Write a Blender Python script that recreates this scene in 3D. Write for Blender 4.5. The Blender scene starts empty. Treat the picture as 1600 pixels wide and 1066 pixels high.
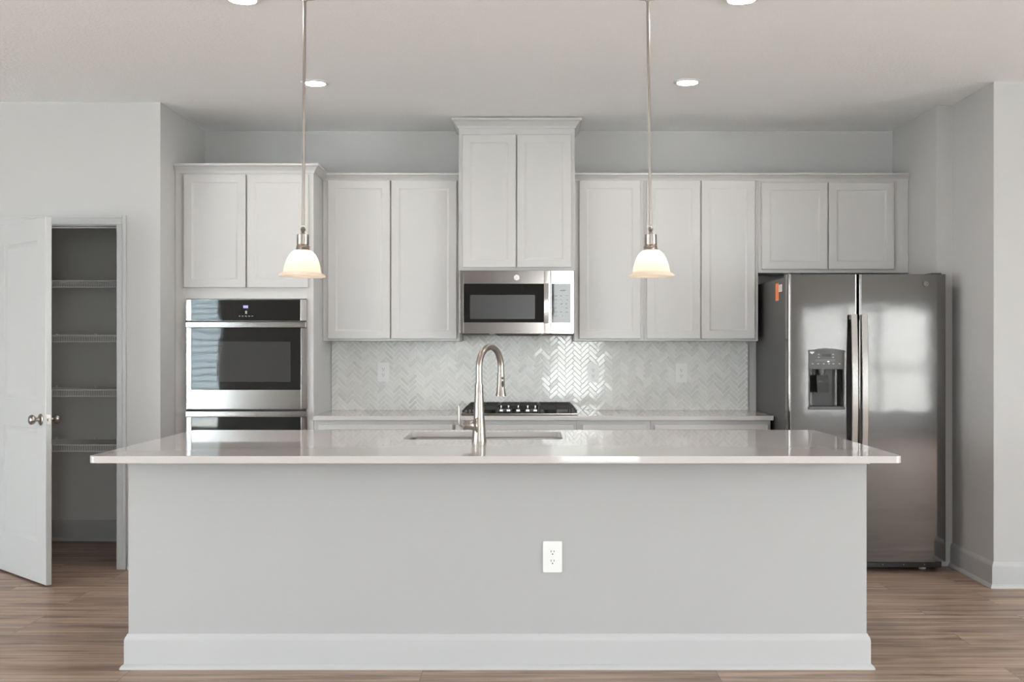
import bpy, bmesh, math, random
from mathutils import Vector, Matrix

random.seed(7)
SC = bpy.context.scene
COL = SC.collection
PI = math.pi

# ------------------------------------------------------------------ camera
F = 1674.0            # focal length in pixels of the 1600 px wide frame
VX, VY = 830.0, 542.0  # where the optical axis meets the picture
CAM_H = 1.35
cd = bpy.data.cameras.new('camera')
cd.sensor_fit = 'HORIZONTAL'
cd.sensor_width = 36.0
cd.lens = F * 36.0 / 1600.0
cd.shift_x = (800.0 - VX) / 1600.0
cd.shift_y = (VY - 533.0) / 1600.0
cd.clip_start = 0.05
cam = bpy.data.objects.new('camera', cd)
COL.objects.link(cam)
cam.location = (0, 0, CAM_H)
cam.rotation_euler = (PI / 2, 0, 0)
SC.camera = cam

# ------------------------------------------------------------------ world, exposure
SKY = 16.0
wd = bpy.data.worlds.new('daylight')
SC.world = wd
wd.use_nodes = True
nt = wd.node_tree
nt.nodes.clear()
w_out = nt.nodes.new('ShaderNodeOutputWorld')
w_bg = nt.nodes.new('ShaderNodeBackground')
w_tc = nt.nodes.new('ShaderNodeTexCoord')
w_sep = nt.nodes.new('ShaderNodeSeparateXYZ')
w_map = nt.nodes.new('ShaderNodeMapRange')
w_ramp = nt.nodes.new('ShaderNodeValToRGB')
w_map.inputs[1].default_value = -1
w_map.inputs[2].default_value = 1
nt.links.new(w_tc.outputs['Generated'], w_sep.inputs[0])
nt.links.new(w_sep.outputs['Z'], w_map.inputs[0])
nt.links.new(w_map.outputs[0], w_ramp.inputs[0])
nt.links.new(w_ramp.outputs[0], w_bg.inputs[0])
nt.links.new(w_bg.outputs[0], w_out.inputs[0])
cr = w_ramp.color_ramp
cr.elements[0].position = 0.30
cr.elements[0].color = (0.62, 0.60, 0.56, 1)
cr.elements[1].position = 0.497
cr.elements[1].color = (0.66, 0.65, 0.62, 1)
for p, c in ((0.505, (1.0, 1.0, 1.0, 1)), (0.62, (0.90, 0.95, 1.0, 1)), (1.0, (0.62, 0.76, 1.0, 1))):
    e = cr.elements.new(p)
    e.color = c
w_bg.inputs[1].default_value = SKY

sd = bpy.data.lights.new('sun', 'SUN')
sd.energy = 62.0
sd.angle = 0.01
sd.color = (1.0, 0.97, 0.93)
so_ = bpy.data.objects.new('sun', sd)
COL.objects.link(so_)
so_.rotation_euler = Vector((0.25, -0.75, -0.95)).to_track_quat('-Z', 'Y').to_euler()   # from the kitchen side, over the roof

SC.view_settings.view_transform = 'Standard'
SC.view_settings.look = 'None'
SC.view_settings.gamma = 1.0
SC.view_settings.exposure = 0.20
SC.view_settings.use_curve_mapping = False


def portal(x0, x1, z0, z1, y, rot):
    """Marks a window opening so that the sky is sampled through it."""
    l = bpy.data.lights.new('window_portal', 'AREA')
    l.shape = 'RECTANGLE'
    l.size = x1 - x0
    l.size_y = z1 - z0
    l.cycles.is_portal = True
    o = bpy.data.objects.new('window_portal', l)
    COL.objects.link(o)
    if rot == 0:      # in the rear wall, shining towards +Y
        o.location = ((x0 + x1) / 2, y, (z0 + z1) / 2)
    else:             # in a side wall, shining into the room
        o.location = (y, (x0 + x1) / 2, (z0 + z1) / 2)
    d = Vector((0, 1, 0)) if rot == 0 else Vector((rot, 0, 0))
    side = Vector((0, 0, 1)).cross(-d)          # local X along the wall, local Y upright
    o.rotation_euler = Matrix((side, Vector((0, 0, 1)), -d)).transposed().to_euler()


# window openings of the room (behind the camera)
REAR_Y, LEFT_X, RIGHT_X = -3.0, -7.2, 6.6
REAR_WINS = [(-6.95, -4.78, 0.06, 2.42), (0.28, 1.22, 0.06, 2.58), (3.72, 6.15, 0.36, 1.95)]
LEFT_WINS = [(-0.6, 2.6, 0.06, 2.42)]
for w in REAR_WINS:
    portal(*w, REAR_Y - 0.06, 0)
RIGHT_FILL = [(-1.2, 3.0, 0.06, 2.42)]  # unseen opening added to brighten the right side of the kitchen
for w in LEFT_WINS:
    portal(*w, LEFT_X - 0.06, 1)
for w in RIGHT_FILL:
    portal(*w, RIGHT_X + 0.06, -1)


# ------------------------------------------------------------------ measuring helpers
def wx(px, y):
    return (px - VX) * y / F


def wz(py, y):
    return CAM_H + (VY - py) * y / F


# ------------------------------------------------------------------ materials
def mat(name, col, rough=0.5, metal=0.0, **kw):
    m = bpy.data.materials.new(name)
    m.use_nodes = True
    b = m.node_tree.nodes['Principled BSDF']
    b.inputs['Base Color'].default_value = (*col, 1)
    b.inputs['Roughness'].default_value = rough
    b.inputs['Metallic'].default_value = metal
    for k, v in kw.items():
        b.inputs[k.replace('_', ' ')].default_value = v
    return m


def N(m, kind, **kw):
    n = m.node_tree.nodes.new('ShaderNode' + kind)
    for k, v in kw.items():
        setattr(n, k, v)
    return n


def L(m, a, b):
    m.node_tree.links.new(a, b)


def bsdf(m):
    return m.node_tree.nodes['Principled BSDF']


def coords(m, scale=(1, 1, 1)):
    g = N(m, 'NewGeometry')
    mp = N(m, 'Mapping')
    mp.inputs['Scale'].default_value = scale
    L(m, g.outputs['Position'], mp.inputs['Vector'])
    return mp.outputs['Vector']


def noise(m, vec, scale, detail=2.0, rough=0.5):
    n = N(m, 'TexNoise')
    n.inputs['Scale'].default_value = scale
    n.inputs['Detail'].default_value = detail
    n.inputs['Roughness'].default_value = rough
    L(m, vec, n.inputs['Vector'])
    return n


def bump(m, height, strength, dist=0.001):
    b = N(m, 'Bump')
    b.inputs['Strength'].default_value = strength
    b.inputs['Distance'].default_value = dist
    L(m, height, b.inputs['Height'])
    L(m, b.outputs['Normal'], bsdf(m).inputs['Normal'])
    return b


def vary(m, fac, c0, c1):
    r = N(m, 'ValToRGB')
    r.color_ramp.elements[0].color = (*c0, 1)
    r.color_ramp.elements[1].color = (*c1, 1)
    L(m, fac, r.inputs[0])
    L(m, r.outputs[0], bsdf(m).inputs['Base Color'])
    return r


M = {}
M['wall'] = mat('wall_paint', (0.480, 0.475, 0.476), 0.75)
n = noise(M['wall'], coords(M['wall']), 160, 3)
bump(M['wall'], n.outputs['Fac'], 0.10, 0.001)
M['ceiling'] = mat('ceiling_paint', (0.935, 0.94, 0.95), 0.85)
n = noise(M['ceiling'], coords(M['ceiling']), 55, 4, 0.6)
bump(M['ceiling'], n.outputs['Fac'], 0.9, 0.005)
M['trim'] = mat('trim_paint', (0.455, 0.457, 0.463), 0.38)
M['cab'] = mat('cabinet_paint', (0.76, 0.752, 0.74), 0.38)
n = noise(M['cab'], coords(M['cab']), 9, 2)
vary(M['cab'], n.outputs['Fac'], (0.488, 0.480, 0.478), (0.502, 0.494, 0.492))
M['door'] = mat('door_paint', (0.53, 0.537, 0.543), 0.4)
n = noise(M['door'], coords(M['door'], (60, 60, 4)), 1.0, 3)
bump(M['door'], n.outputs['Fac'], 0.06, 0.0008)
M['quartz'] = mat('white_quartz', (0.76, 0.74, 0.72), 0.035)
n = noise(M['quartz'], coords(M['quartz']), 220, 2)
vary(M['quartz'], n.outputs['Fac'], (0.51, 0.48, 0.465), (0.56, 0.532, 0.52))


def steel(name, col, rough, axis, aniso=0.6):
    m = mat(name, col, rough, 1.0)
    sc = {'x': (3, 400, 400), 'z': (400, 400, 3)}[axis]
    n = noise(m, coords(m, sc), 1.0, 3)
    mr = N(m, 'MapRange')
    mr.inputs[3].default_value = rough - 0.05
    mr.inputs[4].default_value = rough + 0.07
    L(m, n.outputs['Fac'], mr.inputs[0])
    L(m, mr.outputs[0], bsdf(m).inputs['Roughness'])
    bump(m, n.outputs['Fac'], 0.04, 0.0004)
    return m


M['steel'] = steel('brushed_steel', (0.255, 0.238, 0.228), 0.15, 'x')
M['steel_v'] = steel('brushed_steel_upright', (0.42, 0.40, 0.385), 0.20, 'z')
M['sink'] = steel('sink_steel', (0.36, 0.35, 0.34), 0.30, 'x')
# fridge doors: brushed steel sheet with a slight waviness
M['fridge'] = mat('fridge_steel', (0.195, 0.189, 0.186), 0.3, 1.0)
_m = M['fridge']
n1 = noise(_m, coords(_m, (2.2, 500, 500)), 1.0, 3)
n2 = noise(_m, coords(_m, (3.0, 1, 5.5)), 1.0, 2)
mr = N(_m, 'MapRange')
mr.inputs[3].default_value = 0.05
mr.inputs[4].default_value = 0.09
L(_m, n1.outputs['Fac'], mr.inputs[0])
L(_m, mr.outputs[0], bsdf(_m).inputs['Roughness'])
b1 = N(_m, 'Bump')
b1.inputs['Strength'].default_value = 0.16
b1.inputs['Distance'].default_value = 0.004
L(_m, n2.outputs['Fac'], b1.inputs['Height'])
b2 = N(_m, 'Bump')
b2.inputs['Strength'].default_value = 0.02
b2.inputs['Distance'].default_value = 0.0001
L(_m, n1.outputs['Fac'], b2.inputs['Height'])
L(_m, b1.outputs['Normal'], b2.inputs['Normal'])
L(_m, b2.outputs['Normal'], bsdf(_m).inputs['Normal'])

M['nickel'] = mat('brushed_nickel', (0.35, 0.316, 0.288), 0.30, 1.0)
n = noise(M['nickel'], coords(M['nickel']), 300, 2)
bump(M['nickel'], n.outputs['Fac'], 0.02, 0.0003)
M['chrome'] = mat('chrome', (0.55, 0.55, 0.55), 0.14, 1.0)
M['blackglass'] = mat('black_glass', (0.003, 0.003, 0.003), 0.03, IOR=1.47)
n = noise(M['blackglass'], coords(M['blackglass']), 5, 1)
bump(M['blackglass'], n.outputs['Fac'], 0.12, 0.004)
M['ovenglass'] = mat('oven_window_glass', (0.032, 0.032, 0.032), 0.04, IOR=1.47)
n = noise(M['ovenglass'], coords(M['ovenglass']), 5, 1)
bump(M['ovenglass'], n.outputs['Fac'], 0.12, 0.004)
M['mwglass'] = mat('microwave_window_mesh', (0.035, 0.035, 0.037), 0.25)
M['blackplastic'] = mat('black_plastic', (0.015, 0.015, 0.015), 0.45)
M['iron'] = mat('cast_iron', (0.018, 0.018, 0.018), 0.55)
n = noise(M['iron'], coords(M['iron']), 400, 2)
bump(M['iron'], n.outputs['Fac'], 0.2, 0.0006)
M['enamel'] = mat('black_enamel', (0.02, 0.02, 0.02), 0.2)
M['greyplastic'] = mat('grey_plastic', (0.10, 0.10, 0.10), 0.4)
M['fridgeside'] = mat('fridge_side_grey', (0.068, 0.066, 0.065), 0.5)
n = noise(M['fridgeside'], coords(M['fridgeside']), 350, 2)
bump(M['fridgeside'], n.outputs['Fac'], 0.15, 0.0006)
M['white'] = mat('white_plastic', (0.76, 0.76, 0.76), 0.35)
M['slot'] = mat('dark_slot', (0.03, 0.03, 0.03), 0.6)
M['orange'] = mat('orange_paper', (0.85, 0.22, 0.06), 0.6)
M['paper'] = mat('white_paper', (0.8, 0.8, 0.8), 0.6)
M['wire'] = mat('white_wire_coating', (0.86, 0.86, 0.85), 0.4)
M['mark'] = mat('pale_grey_print', (0.34, 0.34, 0.34), 0.5)
M['badge'] = mat('badge_silver', (0.74, 0.73, 0.71), 0.3, 0.4)
M['badgeline'] = mat('badge_line', (0.42, 0.42, 0.42), 0.4)
M['siding'] = mat('pale_blue_siding', (0.40, 0.46, 0.50), 0.7)
M['dimmer'] = mat('dimmer_dark', (0.16, 0.158, 0.157), 0.8)  # dark tone for the unseen board that mutes the mirrored window
M['pantry'] = mat('wall_paint_lifted', (0.62, 0.612, 0.602), 0.75)  # the wall paint, lightened to lift the dim pantry interior
M['island'] = mat('island_paint', (0.393, 0.391, 0.393), 0.7)
n = noise(M['island'], coords(M['island']), 160, 3)
bump(M['island'], n.outputs['Fac'], 0.10, 0.001)
M['bounce_ground'] = mat('pale_bounce_ground', (0.66, 0.63, 0.58), 0.9)  # pale so the ground outside throws light indoors
M['grout'] = mat('white_grout', (0.92, 0.92, 0.91), 0.8)

# backsplash tile
M['tile'] = mat('glazed_tile', (0.55, 0.55, 0.535), 0.05)
_m = M['tile']
g = N(_m, 'NewGeometry')
vary(_m, g.outputs['Random Per Island'], (0.62, 0.62, 0.613), (0.73, 0.73, 0.72))
n = noise(_m, coords(_m), 28, 1)
bump(_m, n.outputs['Fac'], 0.10, 0.002)

# wood plank floor
M['floor'] = mat('wood_plank_floor', (0.25, 0.19, 0.15), 0.42)
_m = M['floor']
vec = coords(_m)
br = N(_m, 'TexBrick')
br.offset = 0.37
br.offset_frequency = 3
br.squash = 1.0
br.inputs['Color1'].default_value = (0.0, 0.0, 0.0, 1)
br.inputs['Color2'].default_value = (1.0, 1.0, 1.0, 1)
br.inputs['Mortar'].default_value = (0.5, 0.5, 0.5, 1)
br.inputs['Scale'].default_value = 1.0
br.inputs['Mortar Size'].default_value = 0.0011
br.inputs['Brick Width'].default_value = 1.22
br.inputs['Row Height'].default_value = 0.18
L(_m, vec, br.inputs['Vector'])
# each plank gets its own stretch of grain
mulv = N(_m, 'VectorMath', operation='MULTIPLY_ADD')
mulv.inputs[1].default_value = (7.3, 3.1, 0.0)
L(_m, br.outputs['Color'], mulv.inputs[0])
L(_m, vec, mulv.inputs[2])
mpg = N(_m, 'Mapping')
mpg.inputs['Scale'].default_value = (1.3, 30.0, 1.0)
L(_m, mulv.outputs[0], mpg.inputs['Vector'])
ng = noise(_m, mpg.outputs[0], 1.0, 5, 0.6)
mpk = N(_m, 'Mapping')
mpk.inputs['Scale'].default_value = (1.7, 13.0, 1.0)
L(_m, mulv.outputs[0], mpk.inputs['Vector'])
nk = noise(_m, mpk.outputs[0], 1.0, 3, 0.55)
r1 = N(_m, 'ValToRGB')
r1.color_ramp.elements[0].position = 0.34
r1.color_ramp.elements[0].color = (0.215, 0.145, 0.106, 1)
r1.color_ramp.elements[1].position = 0.64
r1.color_ramp.elements[1].color = (0.465, 0.34, 0.264, 1)
L(_m, ng.outputs['Fac'], r1.inputs[0])
r2 = N(_m, 'ValToRGB')
r2.color_ramp.elements[0].position = 0.33
r2.color_ramp.elements[0].color = (0.55, 0.49, 0.46, 1)
r2.color_ramp.elements[1].position = 0.46
r2.color_ramp.elements[1].color = (1, 1, 1, 1)
L(_m, nk.outputs['Fac'], r2.inputs[0])
mx = N(_m, 'MixRGB', blend_type='MULTIPLY')
mx.inputs[0].default_value = 0.9
L(_m, r1.outputs[0], mx.inputs[1])
L(_m, r2.outputs[0], mx.inputs[2])
r3 = N(_m, 'ValToRGB')
r3.color_ramp.elements[0].color = (0.86, 0.86, 0.88, 1)
r3.color_ramp.elements[1].color = (1.12, 1.10, 1.07, 1)
L(_m, br.outputs['Color'], r3.inputs[0])
mx2 = N(_m, 'MixRGB', blend_type='MULTIPLY')
mx2.inputs[0].default_value = 1.0
L(_m, mx.outputs[0], mx2.inputs[1])
L(_m, r3.outputs[0], mx2.inputs[2])
mx3 = N(_m, 'MixRGB', blend_type='MIX')
L(_m, br.outputs['Fac'], mx3.inputs[0])
L(_m, mx2.outputs[0], mx3.inputs[1])
mx3.inputs[2].default_value = (0.10, 0.07, 0.05, 1)
L(_m, mx3.outputs[0], bsdf(_m).inputs['Base Color'])
bump(_m, ng.outputs['Fac'], 0.08, 0.001)


def emit(name, col, strength):
    m = mat(name, col, 0.5)
    bsdf(m).inputs['Emission Color'].default_value = (*col, 1)
    bsdf(m).inputs['Emission Strength'].default_value = strength
    return m


DOWNLIGHT = 230.0
M['downlight'] = emit('downlight_lens', (1.0, 0.95, 0.90), DOWNLIGHT)
M['bulb'] = emit('bulb_glow', (1.0, 0.84, 0.66), 13.0)
M['display'] = emit('display_glow', (0.30, 0.30, 0.75), 0.45)
M['displaydim'] = emit('display_dim_glow', (0.25, 0.25, 0.25), 0.05)
M['led'] = emit('dispenser_led', (0.9, 0.95, 1.0), 0.8)
# frosted glass of the pendant shades: lets the bulb glow through
m = bpy.data.materials.new('frosted_shade_glass')
m.use_nodes = True
M['shade'] = m
t = m.node_tree
t.nodes.clear()
o_ = t.nodes.new('ShaderNodeOutputMaterial')
tr = t.nodes.new('ShaderNodeBsdfTranslucent')
tr.inputs[0].default_value = (0.92, 0.84, 0.74, 1)
di = t.nodes.new('ShaderNodeBsdfDiffuse')
di.inputs[0].default_value = (0.85, 0.80, 0.74, 1)
gl = t.nodes.new('ShaderNodeBsdfGlossy')
gl.inputs['Roughness'].default_value = 0.25
x1 = t.nodes.new('ShaderNodeMixShader')
x1.inputs[0].default_value = 0.45
x2 = t.nodes.new('ShaderNodeMixShader')
x2.inputs[0].default_value = 0.05
t.links.new(tr.outputs[0], x1.inputs[1])
t.links.new(di.outputs[0], x1.inputs[2])
t.links.new(x1.outputs[0], x2.inputs[1])
t.links.new(gl.outputs[0], x2.inputs[2])
t.links.new(x2.outputs[0], o_.inputs[0])
# window panes: clear, thin
m = bpy.data.materials.new('window_pane')
m.use_nodes = True
M['pane'] = m
t = m.node_tree
t.nodes.clear()
o_ = t.nodes.new('ShaderNodeOutputMaterial')
tp = t.nodes.new('ShaderNodeBsdfTransparent')
tp.inputs[0].default_value = (0.94, 0.96, 0.95, 1)
gl = t.nodes.new('ShaderNodeBsdfGlossy')
gl.inputs['Roughness'].default_value = 0.0
x1 = t.nodes.new('ShaderNodeMixShader')
x1.inputs[0].default_value = 0.02
t.links.new(tp.outputs[0], x1.inputs[1])
t.links.new(gl.outputs[0], x1.inputs[2])
t.links.new(x1.outputs[0], o_.inputs[0])


# ------------------------------------------------------------------ mesh building
def chain_loc(o):
    v = Vector((0, 0, 0))
    while o is not None:
        v += o.location
        o = o.parent
    return v


def weigh(o):
    w = o.modifiers.new('weighted_normals', 'WEIGHTED_NORMAL')
    w.keep_sharp = True
    w.weight = 50


class MB:
    """Collects shapes (world coordinates) and links them as one mesh object."""

    def __init__(self):
        self.bm = bmesh.new()

    def _merge(self, tmp):
        me = bpy.data.meshes.new('tmp')
        tmp.to_mesh(me)
        tmp.free()
        self.bm.from_mesh(me)
        bpy.data.meshes.remove(me)

    def box(self, x0, x1, y0, y1, z0, z1, bev=0.0, seg=2):
        t = bmesh.new()
        r = bmesh.ops.create_cube(t, size=1.0)
        for v in r['verts']:
            v.co = Vector((x0 + (v.co.x + .5) * (x1 - x0), y0 + (v.co.y + .5) * (y1 - y0), z0 + (v.co.z + .5) * (z1 - z0)))
        if bev > 0:
            bmesh.ops.bevel(t, geom=list(t.edges), offset=bev, segments=seg, profile=0.5, affect='EDGES', clamp_overlap=True)
        self._merge(t)
        return self

    def lathe(self, prof, c=(0, 0, 0), axis=(0, 0, 1), seg=32, closed=False):
        """prof: list of (radius, height) along axis from c"""
        t = bmesh.new()
        ax = Vector(axis).normalized()
        q = Vector((0, 0, 1)).rotation_difference(ax)
        rings = []
        for r, h in prof:
            if r < 1e-6:
                rings.append([t.verts.new(Vector(c) + q @ Vector((0, 0, h)))])
            else:
                rings.append([t.verts.new(Vector(c) + q @ Vector((r * math.cos(2 * PI * k / seg), r * math.sin(2 * PI * k / seg), h))) for k in range(seg)])
        pairs = list(zip(rings[:-1], rings[1:]))
        if closed:
            pairs.append((rings[-1], rings[0]))
        for a, b in pairs:
            for k in range(seg):
                k2 = (k + 1) % seg
                if len(a) == 1 and len(b) == 1:
                    continue
                if len(a) == 1:
                    t.faces.new((a[0], b[k2], b[k]))
                elif len(b) == 1:
                    t.faces.new((a[k], a[k2], b[0]))
                else:
                    t.faces.new((a[k], a[k2], b[k2], b[k]))
        bmesh.ops.recalc_face_normals(t, faces=list(t.faces))
        self._merge(t)
        return self

    def cyl(self, p0, p1, r, seg=24, r2=None, bev=0.0):
        p0, p1 = Vector(p0), Vector(p1)
        h = (p1 - p0).length
        r2 = r if r2 is None else r2
        if bev:
            prof = [(0, 0), (r - bev, 0), (r, bev), (r2, h - bev), (r2 - bev, h), (0, h)]
        else:
            prof = [(0, 0), (r, 0), (r2, h), (0, h)]
        return self.lathe(prof, p0, p1 - p0, seg)

    def tube(self, pts, rad, seg=14, caps=True, flat=None):
        """round tube along pts; flat=(w, h, side vector) makes a rectangular bar instead"""
        t = bmesh.new()
        pts = [Vector(p) for p in pts]
        rads = rad if isinstance(rad, (list, tuple)) else [rad] * len(pts)
        tang = []
        for i in range(len(pts)):
            a = pts[max(i - 1, 0)]
            b = pts[min(i + 1, len(pts) - 1)]
            tang.append((b - a).normalized())
        if flat:
            up = Vector(flat[2])
        else:
            up = Vector((0, 0, 1)) if abs(tang[0].z) < 0.9 else Vector((1, 0, 0))
        rings = []
        u = (up - tang[0] * up.dot(tang[0])).normalized()
        for i, p in enumerate(pts):
            u = (u - tang[i] * u.dot(tang[i])).normalized()
            v = tang[i].cross(u)
            if flat:
                w, h = flat[0] / 2, flat[1] / 2
                e = min(w, h) * 0.35
                cs = [(w, h - e), (w - e, h), (-w + e, h), (-w, h - e), (-w, -h + e), (-w + e, -h), (w - e, -h), (w, -h + e)]
                rings.append([t.verts.new(p + u * a + v * b) for a, b in cs])
            else:
                r = rads[i]
                rings.append([t.verts.new(p + (u * math.cos(2 * PI * k / seg) + v * math.sin(2 * PI * k / seg)) * r) for k in range(seg)])
        n = len(rings[0])
        for a, b in zip(rings[:-1], rings[1:]):
            for k in range(n):
                t.faces.new((a[k], a[(k + 1) % n], b[(k + 1) % n], b[k]))
        if caps:
            t.faces.new(rings[0][::-1])
            t.faces.new(rings[-1])
        bmesh.ops.recalc_face_normals(t, faces=list(t.faces))
        self._merge(t)
        return self

    def prism(self, poly, d0, d1, axis='z'):
        """extrude a 2D polygon; axis z: (x,y); axis y: (x,z); axis x: (y,z)"""
        t = bmesh.new()

        def P(a, b, d):
            return {'z': (a, b, d), 'y': (a, d, b), 'x': (d, a, b)}[axis]
        A = [t.verts.new(P(a, b, d0)) for a, b in poly]
        B = [t.verts.new(P(a, b, d1)) for a, b in poly]
        t.faces.new(A)
        t.faces.new(B[::-1])
        k = len(poly)
        for i in range(k):
            t.faces.new((A[i], B[i], B[(i + 1) % k], A[(i + 1) % k]))
        bmesh.ops.recalc_face_normals(t, faces=list(t.faces))
        self._merge(t)
        return self

    def sweep(self, path, prof, ends=True):
        """moulding: prof = closed list of (out, z); path = XY polyline, out is to its right-hand side"""
        t = bmesh.new()
        P = [Vector((p[0], p[1])) for p in path]
        rings = []
        for i, p in enumerate(P):
            ds = []
            if i > 0:
                ds.append((P[i] - P[i - 1]).normalized())
            if i < len(P) - 1:
                ds.append((P[i + 1] - P[i]).normalized())
            ns = [Vector((d.y, -d.x)) for d in ds]
            if len(ns) == 2:
                mvec = ns[0] + ns[1]
                mvec = mvec / mvec.dot(ns[0])
            else:
                mvec = ns[0]
            rings.append([t.verts.new((p.x + mvec.x * o, p.y + mvec.y * o, z)) for o, z in prof])
        k = len(prof)
        for a, b in zip(rings[:-1], rings[1:]):
            for j in range(k):
                t.faces.new((a[j], a[(j + 1) % k], b[(j + 1) % k], b[j]))
        if ends:
            t.faces.new(rings[0])
            t.faces.new(rings[-1][::-1])
        bmesh.ops.recalc_face_normals(t, faces=list(t.faces))
        self._merge(t)
        return self

    def panel_slab(self, x0, x1, z0, z1, yf, yb, panels, fw_step=0.010, depth=0.007, edge=0.003, raised=0.0, both=False):
        """door leaf facing -Y with recessed panels [(px0,px1,pz0,pz1)]; moulded step round each panel"""
        t = bmesh.new()

        def face_side(y, s):
            # s=+1: recess goes to +Y from front face y
            xs = sorted({x0 + edge, x1 - edge} | {v for p in panels for v in p[:2]})
            zs = sorted({z0 + edge, z1 - edge} | {v for p in panels for v in p[2:]})
            for i in range(len(xs) - 1):
                for j in range(len(zs) - 1):
                    cx, cz = (xs[i] + xs[i + 1]) / 2, (zs[j] + zs[j + 1]) / 2
                    if any(p[0] < cx < p[1] and p[2] < cz < p[3] for p in panels):
                        continue
                    q = [t.verts.new((a, y, b)) for a, b in ((xs[i], zs[j]), (xs[i + 1], zs[j]), (xs[i + 1], zs[j + 1]), (xs[i], zs[j + 1]))]
                    t.faces.new(q)
            for p in panels:
                steps = [(0, 0), (0.0015, 0.0025), (fw_step * 0.75, depth * 0.8), (fw_step, depth)]
                if raised:
                    steps += [(fw_step + 0.012, depth), (fw_step + 0.012 + raised, depth - 0.004)]
                loops = []
                for ins, d in steps:
                    loops.append([t.verts.new((a, y + s * d, b)) for a, b in ((p[0] + ins, p[2] + ins), (p[1] - ins, p[2] + ins), (p[1] - ins, p[3] - ins), (p[0] + ins, p[3] - ins))])
                for a, b in zip(loops[:-1], loops[1:]):
                    for k in range(4):
                        t.faces.new((a[k], a[(k + 1) % 4], b[(k + 1) % 4], b[k]))
                t.faces.new(loops[-1])
        sg = 1 if yb > yf else -1
        face_side(yf, sg)
        if both:
            face_side(yb, -sg)
        # edge easing and sides
        def ring(ins, y):
            return [t.verts.new((a, y, b)) for a, b in ((x0 + ins, z0 + ins), (x1 - ins, z0 + ins), (x1 - ins, z1 - ins), (x0 + ins, z1 - ins))]
        loops = [ring(edge, yf), ring(0, yf + sg * edge), ring(0, yb - sg * edge), ring(edge, yb)]
        for a, b in zip(loops[:-1], loops[1:]):
            for k in range(4):
                t.faces.new((a[k], a[(k + 1) % 4], b[(k + 1) % 4], b[k]))
        if not both:
            t.faces.new(loops[-1])
        bmesh.ops.remove_doubles(t, verts=list(t.verts), dist=1e-5)
        bmesh.ops.recalc_face_normals(t, faces=list(t.faces))
        self._merge(t)
        return self

    def xform(self, mtx):
        bmesh.ops.transform(self.bm, matrix=mtx, verts=list(self.bm.verts))
        return self

    def build(self, name, material, parent=None, smooth=35.0, local=False):
        bm = self.bm
        if parent is not None and not local:
            off = chain_loc(parent)
            bmesh.ops.translate(bm, vec=-off, verts=list(bm.verts))
        if smooth:
            lim = math.radians(smooth)
            for f in bm.faces:
                f.smooth = True
            for e in bm.edges:
                if len(e.link_faces) == 2:
                    e.smooth = e.calc_face_angle(0.0) < lim
                else:
                    e.smooth = False
        me = bpy.data.meshes.new(name)
        bm.to_mesh(me)
        bm.free()
        me.materials.append(M[material] if isinstance(material, str) else material)
        o = bpy.data.objects.new(name, me)
        COL.objects.link(o)
        if parent is not None:
            o.parent = parent
        if smooth:
            weigh(o)
        return o


def tag(o, label, cat, group=None):
    o['label'] = label
    o['category'] = cat
    if group:
        o['group'] = group
    return o


def thing(name, loc, label, cat, group=None):
    o = bpy.data.objects.new(name, None)
    COL.objects.link(o)
    o.location = loc
    o.empty_display_size = 0.1
    return tag(o, label, cat, group)


def struct(o, label=None):
    o['kind'] = 'structure'
    if label:
        o['label'] = label
    return o


def dup_tree(o, parent=None):
    c = o.copy()
    COL.objects.link(c)
    if parent is not None:
        c.parent = parent
    for ch in list(o.children):
        dup_tree(ch, c)
    return c


def arc_pts(cx, cy, r, a0, a1, n):
    return [(cx + r * math.cos(a0 + (a1 - a0) * i / n), cy + r * math.sin(a0 + (a1 - a0) * i / n)) for i in range(n + 1)]


def rrect(x0, x1, y0, y1, r, n=6):
    p = []
    p += arc_pts(x1 - r, y0 + r, r, -PI / 2, 0, n)
    p += arc_pts(x1 - r, y1 - r, r, 0, PI / 2, n)
    p += arc_pts(x0 + r, y1 - r, r, PI / 2, PI, n)
    p += arc_pts(x0 + r, y0 + r, r, PI, 3 * PI / 2, n)
    return p


# ------------------------------------------------------------------ the room
BACK = 7.378     # kitchen back wall
CEIL = 2.835
PW = 6.50        # face of the pantry wall
ALC_L = -2.25    # alcove's left side wall
ALC_R = 2.49     # alcove's right side wall
JOG_Y = 6.59
RW_X = 2.59      # wall beside the refrigerator
RF_Y = 6.0       # right wall facing the camera
T = 0.12

struct(MB().box(LEFT_X - 0.2, RIGHT_X + 0.2, REAR_Y - 0.2, 7.7, -0.12, 0.0).build('floor', 'floor', smooth=0))
struct(MB().box(LEFT_X - 0.2, RIGHT_X + 0.2, REAR_Y - 0.2, 7.7, CEIL, CEIL + 0.12).build('ceiling', 'ceiling', smooth=0))
struct(MB().box(ALC_L - T, ALC_R + T, BACK, BACK + 0.12, 0, CEIL).build('wall_back', 'wall', smooth=0))
struct(MB().box(ALC_L - 0.11, ALC_L, PW + 0.11, BACK, 0, CEIL).build('wall_left', 'wall', smooth=0))
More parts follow.
